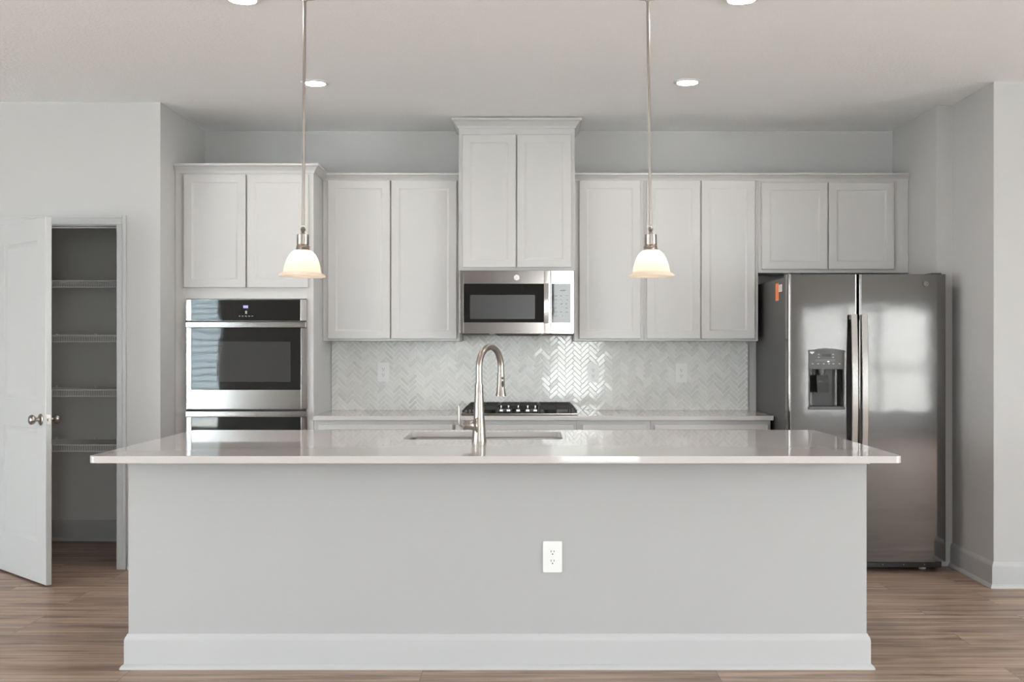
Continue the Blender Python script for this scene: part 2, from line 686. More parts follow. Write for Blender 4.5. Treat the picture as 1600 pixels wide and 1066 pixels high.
# pantry front wall with the doorway
DX0, DX1, DZ = -3.235, -2.516, 2.085
mb = MB()
mb.box(DX1 + 0.018, ALC_L, PW, PW + 0.11, 0, CEIL)
mb.box(LEFT_X, DX0 - 0.018, PW, PW + 0.11, 0, CEIL)
mb.box(DX0 - 0.018, DX1 + 0.018, PW, PW + 0.11, DZ + 0.018, CEIL)
struct(mb.build('wall_front', 'wall', smooth=0))
PB = 7.46        # pantry back
struct(MB().box(-3.40, ALC_L - 0.11, PB, PB + 0.1, 0, CEIL).build('wall_pantry', 'pantry', smooth=0))
struct(MB().box(-3.52, -3.40, PW + 0.11, PB + 0.1, 0, CEIL).build('wall_pantry_left', 'pantry', smooth=0))
mb = MB()
mb.prism([(ALC_R, JOG_Y), (RW_X, JOG_Y), (RW_X, RF_Y), (RIGHT_X, RF_Y), (RIGHT_X, RF_Y + T), (RW_X + T, RF_Y + T), (RW_X + T, JOG_Y + T), (ALC_R + T, JOG_Y + T), (ALC_R + T, BACK), (ALC_R, BACK)], 0, CEIL)
struct(mb.build('wall_right', 'wall', smooth=0))


def holed_wall(name, a0, a1, holes, t0, t1, along):
    mb = MB()
    cuts = [a0]
    for h in sorted(holes):
        cuts += [h[0], h[1]]
    cuts.append(a1)

    def B(p0, p1, z0, z1):
        if along == 'x':
            mb.box(p0, p1, t0, t1, z0, z1)
        else:
            mb.box(t0, t1, p0, p1, z0, z1)
    for i in range(0, len(cuts), 2):
        B(cuts[i], cuts[i + 1], 0, CEIL)
    for h in holes:
        B(h[0], h[1], 0, h[2])
        B(h[0], h[1], h[3], CEIL)
    return struct(mb.build(name, 'wall', smooth=0))


holed_wall('wall_rear', LEFT_X, RIGHT_X, REAR_WINS, REAR_Y - T, REAR_Y, 'x')
holed_wall('wall_far_right', REAR_Y - T, RF_Y + T, RIGHT_FILL, RIGHT_X, RIGHT_X + T, 'y')
holed_wall('wall_far_left', REAR_Y - T, PW + 0.11, LEFT_WINS, LEFT_X - T, LEFT_X, 'y')

# windows behind the camera: frame, mullions and panes
k = 0
for (a0, a1, z0, z1), mull, rails in ((REAR_WINS[0], [0.5], []), (REAR_WINS[1], [], []), (REAR_WINS[2], [0.5], [1.04])):
    k += 1
    fr = MB()
    y0, y1 = REAR_Y - 0.09, REAR_Y - 0.03
    w = 0.05
    fr.box(a0, a0 + w, y0, y1, z0, z1).box(a1 - w, a1, y0, y1, z0, z1)
    fr.box(a0 + w, a1 - w, y0, y1, z0, z0 + w).box(a0 + w, a1 - w, y0, y1, z1 - w, z1)
    for f_ in mull:
        xm = a0 + (a1 - a0) * f_
        fr.box(xm - 0.035, xm + 0.035, y0, y1, z0 + w, z1 - w)
    for zr in rails:
        fr.box(a0 + w, a1 - w, y0 + 0.005, y1 - 0.005, zr - 0.022, zr + 0.022)
    wo = struct(fr.build('window_%d' % k, 'trim', smooth=0))
    MB().box(a0 + w, a1 - w, REAR_Y - 0.063, REAR_Y - 0.060, z0 + w, z1 - w).build('pane', 'pane', wo, smooth=0)
for (a0, a1, z0, z1), wxc in [(w_, LEFT_X - 0.06) for w_ in LEFT_WINS] + [(w_, RIGHT_X + 0.06) for w_ in RIGHT_FILL]:  # side openings; the right one is added as fill light
    k += 1
    fr = MB()
    y0, y1 = wxc - 0.03, wxc + 0.03
    w = 0.05
    fr.box(y0, y1, a0, a0 + w, z0, z1).box(y0, y1, a1 - w, a1, z0, z1)
    fr.box(y0, y1, a0 + w, a1 - w, z0, z0 + w).box(y0, y1, a0 + w, a1 - w, z1 - w, z1)
    am = (a0 + a1) / 2
    fr.box(y0, y1, am - 0.035, am + 0.035, z0 + w, z1 - w)
    wo = struct(fr.build('window_%d' % k, 'trim', smooth=0))
    MB().box(wxc - 0.0015, wxc + 0.0015, a0 + w, a1 - w, z0 + w, z1 - w).build('pane', 'pane', wo, smooth=0)

# outside: ground and the neighbouring house that the oven glass mirrors
struct(MB().box(-40, 40, -60, REAR_Y - 0.3, -0.4, -0.3).build('ground_outside', 'bounce_ground', smooth=0))  # ground made pale to bounce light up to the ceiling
# unseen dark fence added to tone down the window that the refrigerator mirrors
mb = MB()
mb.box(2.2, 12.0, -5.86, -5.8, -0.3, 3.3)
struct(mb.build('dimmer_outside', 'dimmer', smooth=0))
mb = MB()
poly = []
z = -0.3
while z < 3.4:
    poly += [(-11.0, z), (-11.05, z + 0.17)]
    z += 0.17
poly += [(-14.0, z), (-14.0, -0.3)]
mb.prism([(a, b) for a, b in poly], -13.5, -6.9, axis='x')
struct(mb.build('house_outside', 'siding', smooth=0))

# baseboards: flat board with an eased cap and a shoe moulding
BASE = [(0, 0), (0.026, 0), (0.026, 0.006), (0.020, 0.018), (0.014, 0.022), (0.014, 0.118), (0.011, 0.131), (0.006, 0.138), (0.004, 0.145), (0, 0.145)]
PATHS = {
    'baseboard_right': [(RIGHT_X, RF_Y), (RW_X, RF_Y), (RW_X, JOG_Y)],
    'baseboard_left': [(ALC_L, PW + 0.2), (ALC_L, PW), (DX1 + 0.074, PW)],
    'baseboard_far_left': [(DX0 - 0.074, PW), (LEFT_X, PW)],
    'baseboard_pantry': [(ALC_L - 0.11, PB), (-3.40, PB)],
}


def run(name, path, prof, material, parent=None):
    # the sweep's "out" side must face the room; flip the path when needed
    return MB().sweep(path, prof).build(name, material, parent)


for nm, p in PATHS.items():
    struct(run(nm, p[::-1], [(o, z) for o, z in BASE], 'trim'))

# door casing and jamb of the pantry doorway
mb = MB()
cw = 0.060


def casing(x0, x1, z0, z1):
    mb.box(x0, x1, PW - 0.012, PW - 0.0002, z0, z1, 0.002)


casing(DX1 + 0.006, DX1 + cw, 0, DZ + 0.006)
casing(DX0 - cw, DX0 - 0.006, 0, DZ + 0.006)
casing(DX0 - cw, DX1 + cw, DZ + 0.006, DZ + cw)
mb.box(DX1 + cw - 0.018, DX1 + cw + 0.002, PW - 0.018, PW - 0.0002, 0, DZ + cw + 0.002, 0.003)
mb.box(DX0 - cw - 0.002, DX0 - cw + 0.018, PW - 0.018, PW - 0.0002, 0, DZ + cw + 0.002, 0.003)
mb.box(DX0 - cw + 0.018, DX1 + cw - 0.018, PW - 0.018, PW - 0.0002, DZ + cw - 0.016, DZ + cw + 0.002, 0.003)
mb.box(DX1, DX1 + 0.018, PW - 0.001, PW + 0.112, 0, DZ)
mb.box(DX0 - 0.018, DX0, PW - 0.001, PW + 0.112, 0, DZ)
mb.box(DX0 - 0.018, DX1 + 0.018, PW - 0.001, PW + 0.112, DZ, DZ + 0.018)
mb.box(DX1 - 0.011, DX1, PW + 0.042, PW + 0.076, 0, DZ, 0.002)
mb.box(DX0, DX0 + 0.011, PW + 0.042, PW + 0.076, 0, DZ, 0.002)
mb.box(DX0 + 0.011, DX1 - 0.011, PW + 0.042, PW + 0.076, DZ - 0.011, DZ, 0.002)
tr_ = struct(mb.build('trim_1', 'trim'))
MB().box(DX1 - 0.0016, DX1 - 0.0001, PW + 0.006, PW + 0.036, 0.91, 0.97).build('strike_plate', 'nickel', tr_)

# pantry door, open towards the camera (local: hinge at origin, leaf along +X, room face at -Y)
DW, DT, DH0, DH1 = 0.70, 0.035, 0.012, 2.078
st = 0.115
leaf = MB().panel_slab(0, DW, DH0, DH1, 0, DT,
                       [(st, DW - st, 1.045, DH1 - 0.125), (st, DW - st, 0.245, 0.885)],
                       fw_step=0.022, depth=0.010, raised=0.018, both=True).build('door_1', 'door', local=True)
leaf.location = (DX0 + 0.003, PW - 0.022, 0)
leaf.rotation_euler = (0, 0, math.radians(-43.0))
struct(leaf, 'white two-panel pantry door standing open on its left hinges')
KX, KZ = DW - 0.062, 0.94
for nm, s, y in (('door_knob', -1, 0.0), ('door_knob', 1, DT)):
    prof = [(0, 0), (0.033, 0), (0.033, 0.004), (0.027, 0.009), (0.013, 0.012), (0.0105, 0.020), (0.011, 0.030), (0.018, 0.034),
            (0.0255, 0.041), (0.0285, 0.050), (0.0265, 0.059), (0.019, 0.066), (0.008, 0.069), (0, 0.0695)]
    MB().lathe(prof, (KX, y, KZ), (0, s, 0), 28).build(nm, 'nickel', leaf, local=True)
mb = MB().box(DW - 0.0002, DW + 0.0016, 0.005, 0.030, KZ - 0.029, KZ + 0.029, 0.0005)
mb.cyl((DW, DT / 2, KZ), (DW + 0.012, DT / 2, KZ), 0.0085, 16)
mb.build('latch_plate', 'nickel', leaf, local=True)
for hz in (0.25, 1.05, 1.85):
    MB().cyl((-0.003, -0.006, hz - 0.045), (-0.003, -0.006, hz + 0.045), 0.006, 12).build('hinge', 'nickel', leaf, local=True)

# wire shelves in the pantry
sx0, sx1 = -3.39, ALC_L - 0.115
for i, (zs, lab) in enumerate(((1.785, 'topmost white wire shelf in the dark pantry'), (1.425, 'white wire pantry shelf second from the top'),
                               (1.065, 'white wire pantry shelf third from the top, above knob height'), (0.702, 'lowest white wire shelf in the pantry'))):
    mb = MB()
    yb, yf = PB - 0.004, 7.06
    for yy, zz in ((yb - 0.006, zs), ((yb + yf) / 2, zs - 0.003), (yf, zs), (yf, zs - 0.042)):
        mb.tube([(sx0, yy, zz), (sx1, yy, zz)], 0.0038, 8)
    x = sx0 + 0.008
    while x < sx1:
        mb.tube([(x, yb, zs + 0.003), (x, yf - 0.002, zs + 0.003), (x, yf - 0.003, zs - 0.042)], 0.0021, 5)
        x += 0.0152
    sh = mb.build('wire_shelf', 'wire', smooth=60)
    tag(sh, lab, 'shelf', 'wire shelves in the pantry')
    for cx in (-3.30, -3.03, -2.75, -2.45):
        MB().box(cx - 0.006, cx + 0.006, yb - 0.012, PB, zs - 0.006, zs + 0.016, 0.002).build('wall_clip', 'wire', sh)

# ------------------------------------------------------------------ cabinets
CROWN = [(0, 0), (0.006, 0), (0.008, 0.010), (0.012, 0.014), (0.026, 0.030), (0.033, 0.034), (0.038, 0.036), (0.038, 0.048), (0, 0.048)]


def crown_prof(z0, h, proj):
    return [(o / 0.038 * proj, z0 + z / 0.048 * h) for o, z in CROWN]


def cab_door(name, x0, x1, z0, z1, yface, parent, fw=0.052):
    return MB().panel_slab(x0, x1, z0, z1, yface - 0.020, yface, [(x0 + fw, x1 - fw, z0 + fw, z1 - fw)], fw_step=0.014, depth=0.0075).build(name, 'cab', parent)


UY = BACK - 0.310      # face frame of the wall cabinets
UD = UY - 0.020        # their door faces
UZ0, UZ1 = 1.388, 2.447


def X(px):
    return wx(px, UD)


# left wall cabinet between the oven tower and the microwave cabinet
TWR = -1.375           # right side of the oven tower
MWL, MWR = -0.470, 0.283
root = thing('upper_cabinet', ((X(508) + MWL) / 2, BACK, UZ0), 'white double-door wall cabinet between oven tower and microwave cabinet', 'cabinet', 'white upper cabinets')
MB().box(TWR + 0.002, MWL - 0.002, UY, BACK - 0.001, UZ0, UZ1, 0.001).build('body', 'cab', root)
cab_door('door', X(512), X(609.3), wz(529.5, UD), wz(282, UD), UY, root)
cab_door('door', X(611.3), X(713.5), wz(529.5, UD), wz(282, UD), UY, root)
run('crown_molding', [(TWR + 0.003, UY), (MWL - 0.002, UY)], crown_prof(UZ1 - 0.002, 0.046, 0.038), 'cab', root)

# tall cabinet above the microwave
MY = 6.950
MD = MY - 0.020
root = thing('microwave_cabinet', ((MWL + MWR) / 2, BACK, 1.853), 'tall white double-door cabinet above the microwave, reaching the ceiling', 'cabinet', 'white upper cabinets')
mz0, mz1 = wz(423, MY), 2.77
MB().box(MWL, MWR, MY, BACK - 0.001, mz0, mz1, 0.001).build('body', 'cab', root)
cab_door('door', wx(722.3, MD), wx(806, MD), wz(418, MD), wz(210, MD), MY, root)
cab_door('door', wx(808, MD), wx(892.7, MD), wz(418, MD), wz(210, MD), MY, root)
run('crown_molding', [(MWL, BACK - 0.002), (MWL, MY), (MWR, MY), (MWR, BACK - 0.002)], crown_prof(2.768, 0.060, 0.044), 'cab', root)

# right wall cabinets
xa, xb, xc, xd = MWR + 0.002, X(1006.5), X(1185.5), ALC_R - 0.002
root = thing('upper_cabinet', ((xa + xb) / 2, BACK, UZ0), 'white single-door wall cabinet right of the microwave cabinet', 'cabinet', 'white upper cabinets')
MB().box(xa, xb - 0.0006, UY, BACK - 0.001, UZ0, UZ1, 0.001).build('body', 'cab', root)
cab_door('door', X(905), X(1001), wz(529.5, UD), wz(282, UD), UY, root)
root = thing('upper_cabinet', ((xb + xc) / 2, BACK, UZ0), 'white double-door wall cabinet left of the refrigerator, above an outlet', 'cabinet', 'white upper cabinets')
MB().box(xb + 0.0006, xc - 0.0006, UY, BACK - 0.001, UZ0, UZ1, 0.001).build('body', 'cab', root)
cab_door('door', X(1010.5), X(1094.5), wz(529.5, UD), wz(282, UD), UY, root)
cab_door('door', X(1096.3), X(1180), wz(529.5, UD), wz(282, UD), UY, root)
root = thing('refrigerator_cabinet', ((xc + xd) / 2, BACK, 1.84), 'short white double-door cabinet over the refrigerator', 'cabinet', 'white upper cabinets')
MB().box(xc + 0.0006, xd, UY, BACK - 0.001, wz(426.5, UY), UZ1, 0.001).build('body', 'cab', root)
cab_door('door', X(1190.5), X(1293.5), wz(421, UD), wz(285, UD), UY, root)
cab_door('door', X(1295.5), X(1397.5), wz(421, UD), wz(285, UD), UY, root)
cm = run('crown_molding', [(xa, UY), (xd, UY)], crown_prof(UZ1 - 0.002, 0.046, 0.038), 'cab')
tag(cm, 'white crown molding strip along the right-hand wall cabinets', 'molding')

# oven tower
TY = 6.768
TD = TY - 0.020
twl = ALC_L + 0.002
tz1 = wz(269, TY)
root = thing('oven_cabinet', ((twl + TWR) / 2, BACK, 0), 'tall white oven cabinet with two doors above the built-in ovens', 'cabinet')
ox0, ox1 = wx(290.5, TY), wx(478.5, TY)
oz1, oz0 = wz(467.5, TY), 0.40
MB().box(twl, ox0 - 0.002, TY, BACK - 0.001, 0, tz1, 0.001).build('side_panel', 'cab', root)
MB().box(ox1 + 0.002, TWR, TY, BACK - 0.001, 0, tz1, 0.001).build('side_panel', 'cab', root)
MB().box(ox0 - 0.0018, ox1 + 0.0018, TY, BACK - 0.001, oz1 + 0.002, tz1).build('upper_box', 'cab', root)
mb = MB().box(ox0 - 0.0018, ox1 + 0.0018, TY, BACK - 0.001, 0.10, oz0 - 0.002)
mb.box(ox0 - 0.0018, ox1 + 0.0018, TY + 0.06, BACK - 0.001, 0, 0.0998)
mb.build('lower_box', 'cab', root)
MB().box(ox0 - 0.0018, ox1 + 0.0018, BACK - 0.03, BACK - 0.001, oz0, oz1).build('back_panel', 'cab', root)
cab_door('door', wx(286.5, TD), wx(383.5, TD), wz(449.5, TD), wz(272.5, TD), TY, root)
cab_door('door', wx(385.8, TD), wx(481.5, TD), wz(449.5, TD), wz(272.5, TD), TY, root)
MB().panel_slab(wx(286.5, TD), wx(481.5, TD), 0.115, 0.36, TD, TY, [(wx(286.5, TD) + 0.05, wx(481.5, TD) - 0.05, 0.165, 0.31)]).build('drawer', 'cab', root)
run('crown_molding', [(twl, TY), (TWR, TY), (TWR, BACK - 0.002)][0:2] + [(TWR, UY - 0.040)], crown_prof(tz1 - 0.006, 0.056, 0.038), 'cab', root)

# base cabinets along the back wall
BY = 6.768
BD = BY - 0.020
CT0, CT1 = 0.886, 0.914


def BX(px):
    return wx(px, BD)


edges = [TWR + 0.002, BX(709.3), BX(901), BX(1017), BX(1205)]
fronts = [[(496.5, 707)], [(711.5, 896.5)], [(910, 1011)], [(1023, 1200.5)]]
labs = ['white base cabinet between the oven tower and the cooktop', 'white base cabinet directly below the gas cooktop',
        'narrow white base cabinet just right of the cooktop', 'white base cabinet at the right end, beside the refrigerator']
for i in range(4):
    x0, x1 = edges[i] + 0.0006, edges[i + 1] - 0.0006
    root = thing('base_cabinet', ((x0 + x1) / 2, BACK, 0), labs[i], 'cabinet', 'white base cabinets')
    mb = MB().box(x0, x1, BY, BACK - 0.001, 0.10, CT0 - 0.0006, 0.001)
    mb.box(x0, x1, BY + 0.07, BACK - 0.001, 0, 0.10)
    mb.build('body', 'cab', root)
    for a, b in fronts[i]:
        fz1 = wz(663.5, BD)
        MB().panel_slab(BX(a), BX(b), fz1 - 0.15, fz1, BD, BY, [(BX(a) + 0.035, BX(b) - 0.035, fz1 - 0.118, fz1 - 0.032)], fw_step=0.01, depth=0.006).build('drawer', 'cab', root)
        xm = (BX(a) + BX(b)) / 2
        if b - a > 130:
            cab_door('door', BX(a), xm - 0.0015, 0.115, fz1 - 0.165, BY, root)
            cab_door('door', xm + 0.0015, BX(b), 0.115, fz1 - 0.165, BY, root)
        else:
            cab_door('door', BX(a), BX(b), 0.115, fz1 - 0.165, BY, root)

# worktop along the back wall
CF = 6.738
mb = MB().box(TWR + 0.002, wx(1209, CF), CF, BACK - 0.001, CT0, CT1, 0.003)
wt = mb.build('countertop', 'quartz')
tag(wt, 'white quartz countertop along the back wall, under the cooktop', 'countertop')
# the sliver of worktop in front of the tower's right edge
# ------------------------------------------------------------------ backsplash
bs_x0, bs_x1 = wx(518.8, BACK), wx(1168, BACK)


def clip(bm, co, no):
    bmesh.ops.bisect_plane(bm, geom=list(bm.verts) + list(bm.edges) + list(bm.faces), plane_co=co, plane_no=no, clear_outer=True)


def tile_field(x0, x1, z0, z1):
    W = 0.0254
    gap = 0.0015
    t = bmesh.new()
    y0 = BACK - 0.006
    rnd = random.Random(11)
    s = math.sqrt(0.5)
    xr = (x1 - x0) / W
    for m_ in range(-40, 60):
        for i in range(-120, 160):
            for (u, v, w, h) in ((i + 6 * m_, i, 3, 1), (i + 6 * m_ + 3, i - 2, 1, 3)):
                cu, cv = (u + w / 2) * W, (v + h / 2) * W
                cx, cz = (cu - cv) * s + bs_x0, (cu + cv) * s + 0.914
                tx, tz = rnd.gauss(0, 0.0045), rnd.gauss(0, 0.0045)
                if not (x0 - 0.05 < cx < x1 + 0.05 and z0 - 0.05 < cz < z1 + 0.05):
                    continue
                hw, hh = w * W / 2 - gap, h * W / 2 - gap
                e = 0.0016
                ring = []
                for ins, d in ((0, 0), (0, 0.0042), (e * 0.35, 0.0055), (e, 0.006)):
                    vs = []
                    for a, b in ((-hw + ins, -hh + ins), (hw - ins, -hh + ins), (hw - ins, hh - ins), (-hw + ins, hh - ins)):
                        X_ = (a - b) * s
                        Z_ = (a + b) * s
                        dd = d + (X_ * tx + Z_ * tz if d > 0.003 else 0)
                        vs.append(t.verts.new((cx + X_, y0 - dd, cz + Z_)))
                    ring.append(vs)
                for a, b in zip(ring[:-1], ring[1:]):
                    for k_ in range(4):
                        t.faces.new((a[k_], a[(k_ + 1) % 4], b[(k_ + 1) % 4], b[k_]))
                t.faces.new(ring[-1])
    bmesh.ops.recalc_face_normals(t, faces=list(t.faces))
    # faces must look towards -Y
    for f in t.faces:
        if abs(f.normal.y) > 0.9 and f.normal.y > 0:
            f.normal_flip()
    clip(t, (x0, 0, 0), (-1, 0, 0))
    clip(t, (x1, 0, 0), (1, 0, 0))
    clip(t, (0, 0, z0), (0, 0, -1))
    clip(t, (0, 0, z1), (0, 0, 1))
    return t


mb = MB()
mb._merge(tile_field(bs_x0, bs_x1, CT1 + 0.001, UZ0 - 0.002))
mb._merge(tile_field(MWL + 0.002, MWR - 0.002, UZ0 - 0.002, 1.425))
bs = mb.build('backsplash', 'tile', smooth=0)
tag(bs, 'pale grey glazed herringbone tile backsplash behind the cooktop', 'backsplash')
g_ = MB().box(bs_x0, bs_x1, BACK - 0.0095, BACK - 0.0005, CT1 + 0.001, UZ0 - 0.002)
g_.box(MWL + 0.002, MWR - 0.002, BACK - 0.0095, BACK - 0.0005, UZ0 - 0.002, 1.425)
g_.build('grout', 'grout', bs, smooth=0)


# ------------------------------------------------------------------ outlets
def outlet_at(cx, y, cz, label, w=0.080, h=0.130):
    root = thing('power_outlet', (cx, y, cz), label, 'outlet', 'white power outlets')
    MB().prism(rrect(cx - w / 2, cx + w / 2, cz - h / 2, cz + h / 2, 0.005, 4), y - 0.0008, y - 0.005, axis='y').build('cover_plate', 'white', root)
    for dz in (0.0195, -0.0195):
        pol = [(cx + a, cz + dz + b) for a, b in rrect(-0.017, 0.017, -0.0145, 0.0145, 0.012, 5)]
        rc = MB().prism(pol, y - 0.005, y - 0.0075, axis='y').build('receptacle', 'white', root)
        s = MB()
        s.box(cx - 0.0075, cx - 0.005, y - 0.0078, y - 0.0060, cz + dz - 0.0005, cz + dz + 0.0085)
        s.box(cx + 0.005, cx + 0.0075, y - 0.0078, y - 0.0060, cz + dz + 0.0005, cz + dz + 0.0075)
        s.cyl((cx, y - 0.0060, cz + dz - 0.0075), (cx, y - 0.0078, cz + dz - 0.0075), 0.0028, 12)
        s.build('slot', 'slot', rc)
    MB().cyl((cx, y - 0.005, cz), (cx, y - 0.0065, cz), 0.003, 12).build('screw', 'white', root)
    return root


TF = BACK - 0.0122
outlet_at(wx(599.3, TF), TF, wz(581.5, TF), 'white outlet on the tile between oven tower and faucet')
outlet_at(wx(927, TF), TF, wz(583, TF), 'white outlet on the tile just right of the cooktop')
outlet_at(wx(1064.5, TF), TF, wz(583, TF), 'white outlet on the tile nearest the refrigerator')

# ------------------------------------------------------------------ island
IY = 4.500      # panel facing the camera
IL, IR = wx(200.8, IY), wx(1354, IY)
IB = 5.54
root = thing('kitchen_island', ((IL + IR) / 2, IY, 0), 'large light grey kitchen island with white baseboard in front', 'island')
mb = MB()
mb.box(IL, IR, IY, IY + 0.10, 0, CT0 - 0.0006)
mb.box(IL, IL + 0.02, IY + 0.10, IB, 0, CT0 - 0.0006)
mb.box(IR - 0.02, IR, IY + 0.10, IB, 0, CT0 - 0.0006)
mb.box(IL + 0.02, IR - 0.02, IB - 0.02, IB, 0.10, CT0 - 0.0006)
mb.box(IL + 0.02, IR - 0.02, IB - 0.10, IB - 0.06, 0, 0.10)
mb.box(IL + 0.02, IR - 0.02, IY + 0.10, IB - 0.02, 0.09, 0.10)
mb.build('body', 'island', root, smooth=0)
path = [(IL, IB), (IL, IY), (IR, IY), (IR, IB)]
run('baseboard', path, [(o * 1.0, z) for o, z in BASE[4:]] + [(0, 0), (0.014, 0)], 'trim', root)
run('shoe_molding', path, [(0.0142, 0), (0.028, 0), (0.028, 0.005), (0.024, 0.014), (0.0142, 0.021)], 'trim', root)
run('top_molding', path, [(0, CT0 - 0.027), (0.010, CT0 - 0.027), (0.012, CT0 - 0.010), (0.014, CT0 - 0.001), (0, CT0 - 0.001)], 'trim', root)
n_ = 6
for i in range(n_):
    a = IL + 0.03 + (IR - IL - 0.06) * i / n_
    b = IL + 0.03 + (IR - IL - 0.06) * (i + 1) / n_
    MB().panel_slab(a + 0.003, b - 0.003, 0.115, 0.87, IB + 0.021, IB + 0.001, [(a + 0.06, b - 0.06, 0.18, 0.80)]).build('door', 'cab', root)

# island worktop with the sink cut-out
CFR, CBK = 4.268, 5.614
CL, CR_ = wx(137, CFR), wx(1411, CFR)
SX0, SX1, SY0, SY1 = -0.606, 0.150, 5.035, 5.50
t = bmesh.new()


def loop_edges(pts, z):
    vs = [t.verts.new((a, b, z)) for a, b in pts]
    return [t.edges.new((vs[i], vs[(i + 1) % len(vs)])) for i in range(len(vs))]


es = loop_edges(rrect(CL, CR_, CFR, CBK, 0.030, 8), CT1) + loop_edges(rrect(SX0, SX1, SY0, SY1, 0.045, 8), CT1)
r = bmesh.ops.triangle_fill(t, use_beauty=True, use_dissolve=False, edges=es)
fs = list(t.faces)
bmesh.ops.recalc_face_normals(t, faces=fs)
if fs[0].normal.z < 0:
    for f in fs:
        f.normal_flip()
r = bmesh.ops.extrude_face_region(t, geom=fs)
nv = [v for v in r['geom'] if isinstance(v, bmesh.types.BMVert)]
bmesh.ops.translate(t, vec=(0, 0, -(CT1 - CT0)), verts=nv)
bmesh.ops.recalc_face_normals(t, faces=list(t.faces))
mb = MB()
mb._merge(t)
ic = mb.build('island_countertop', 'quartz', smooth=30)
bv = ic.modifiers.new('eased_edge', 'BEVEL')
bv.width = 0.0035
bv.segments = 2
bv.limit_method = 'ANGLE'
bv.angle_limit = math.radians(60)
ic.modifiers.move(1, 0)
tag(ic, 'long white quartz countertop on the island, with sink cut-out', 'countertop')

# undermount sink: two-sided bowl of sheet steel
root = thing('sink', ((SX0 + SX1) / 2, (SY0 + SY1) / 2, 0.66), 'stainless undermount sink set in the island countertop', 'sink')
t = bmesh.new()
rings = []
for ins, z, rad in ((-0.018, CT0 - 0.001, 0.06), (-0.004, CT0 - 0.001, 0.05), (-0.002, CT0 - 0.006, 0.05), (0.004, 0.72, 0.05), (0.014, 0.690, 0.055), (0.040, 0.676, 0.04), (0.18, 0.670, 0.03)):
    rings.append([t.verts.new((a, b, z)) for a, b in rrect(SX0 + ins, SX1 - ins, SY0 + ins, SY1 - ins, rad, 8)])
for a, b in zip(rings[:-1], rings[1:]):
    k_ = len(a)
    for i in range(k_):
        t.faces.new((a[i], b[i], b[(i + 1) % k_], a[(i + 1) % k_]))
t.faces.new(rings[-1])
mb = MB()
mb._merge(t)
bowl = mb.build('bowl', 'sink', root)
so = bowl.modifiers.new('sheet', 'SOLIDIFY')
so.thickness = 0.0012
so.offset = 0
MB().lathe([(0, 0.002), (0.03, 0.002), (0.035, 0.004), (0.045, 0.004), (0.055, 0.001), (0.055, -0.01), (0, -0.01)], ((SX0 + SX1) / 2, (SY0 + SY1) / 2 + 0.05, 0.671), seg=32).build('drain', 'chrome', root)

outlet_at(wx(863.3, IY), IY, wz(870, IY), 'white outlet low on the front of the grey island')

# ------------------------------------------------------------------ faucet
fx, fy = wx(748.5, 4.935), 4.935
root = thing('faucet', (fx, fy, CT1), 'brushed nickel gooseneck pull-down faucet at the island sink', 'faucet')


def fz(py):
    return wz(py, fy)


prof = [(0, CT1), (0.0335, CT1), (0.034, CT1 + 0.004), (0.033, CT1 + 0.010), (0.0315, fz(680)), (0.0285, fz(668)), (0.0255, fz(655)), (0.0232, fz(640)),
        (0.0215, fz(625)), (0.0200, fz(616)), (0.0198, fz(611)), (0.0188, fz(610.5)), (0.0194, fz(610)), (0.0198, fz(602)), (0.0192, fz(600.5)), (0, fz(600.5))]
MB().lathe([(r_, z_ - CT1) for r_, z_ in prof], (fx, fy, CT1), seg=32).build('body', 'nickel', root)
# gooseneck swings over the sink, turned to the right
dirx, diry = 0.096, 0.165
reach = math.hypot(dirx, diry)
ux, uy = dirx / reach, diry / reach
R_ = reach / 2
top_c = fz(537) - 0.016 - R_
pts = [(fx, fy, fz(603)), (fx, fy, fz(585)), (fx, fy, fz(575))]
z_start = fz(575)
# elliptical arch
H_ = fz(537) - 0.0155 - z_start
for i in range(1, 25):
    a = PI * i / 25 * 1.0
    d = R_ - R_ * math.cos(a)
    pts.append((fx + ux * d, fy + uy * d, z_start + H_ * math.sin(a)))
hx, hy = fx + dirx, fy + diry
z_h = wz(583, hy)
pts.append((hx, hy, z_start - 0.004))
pts.append((hx + 0.0015 * ux, hy, z_h))
MB().tube(pts, 0.0148, 18).build('spout', 'nickel', root)
prof = [(0, 0), (0.0165, 0), (0.0168, -0.004), (0.0175, -0.030), (0.0185, -0.060), (0.0205, -0.080), (0.0240, -0.098), (0.0255, -0.107), (0.0250, -0.110), (0.020, -0.110), (0.018, -0.106), (0, -0.106)]
sh = MB().lathe([(r_, z_) for r_, z_ in prof], (hx, hy, z_h), seg=28).build('spray_head', 'nickel', root)
# buttons on the spray head face outwards, to the right
for zz, hh in ((-0.024, 0.007), (-0.052, 0.017)):
    nx, ny = 0.42, -0.907
    mb = MB()
    rr = 0.0165
    mb.lathe([(0, 0), (0.0058, 0), (0.0055, 0.003), (0, 0.0036)], (hx + nx * rr, hy + ny * rr, z_h + zz), (nx, ny, 0), 14)
    for v in mb.bm.verts:
        v.co.z = z_h + zz + (v.co.z - z_h - zz) * hh / 0.0058
    mb.build('button', 'blackplastic', sh)
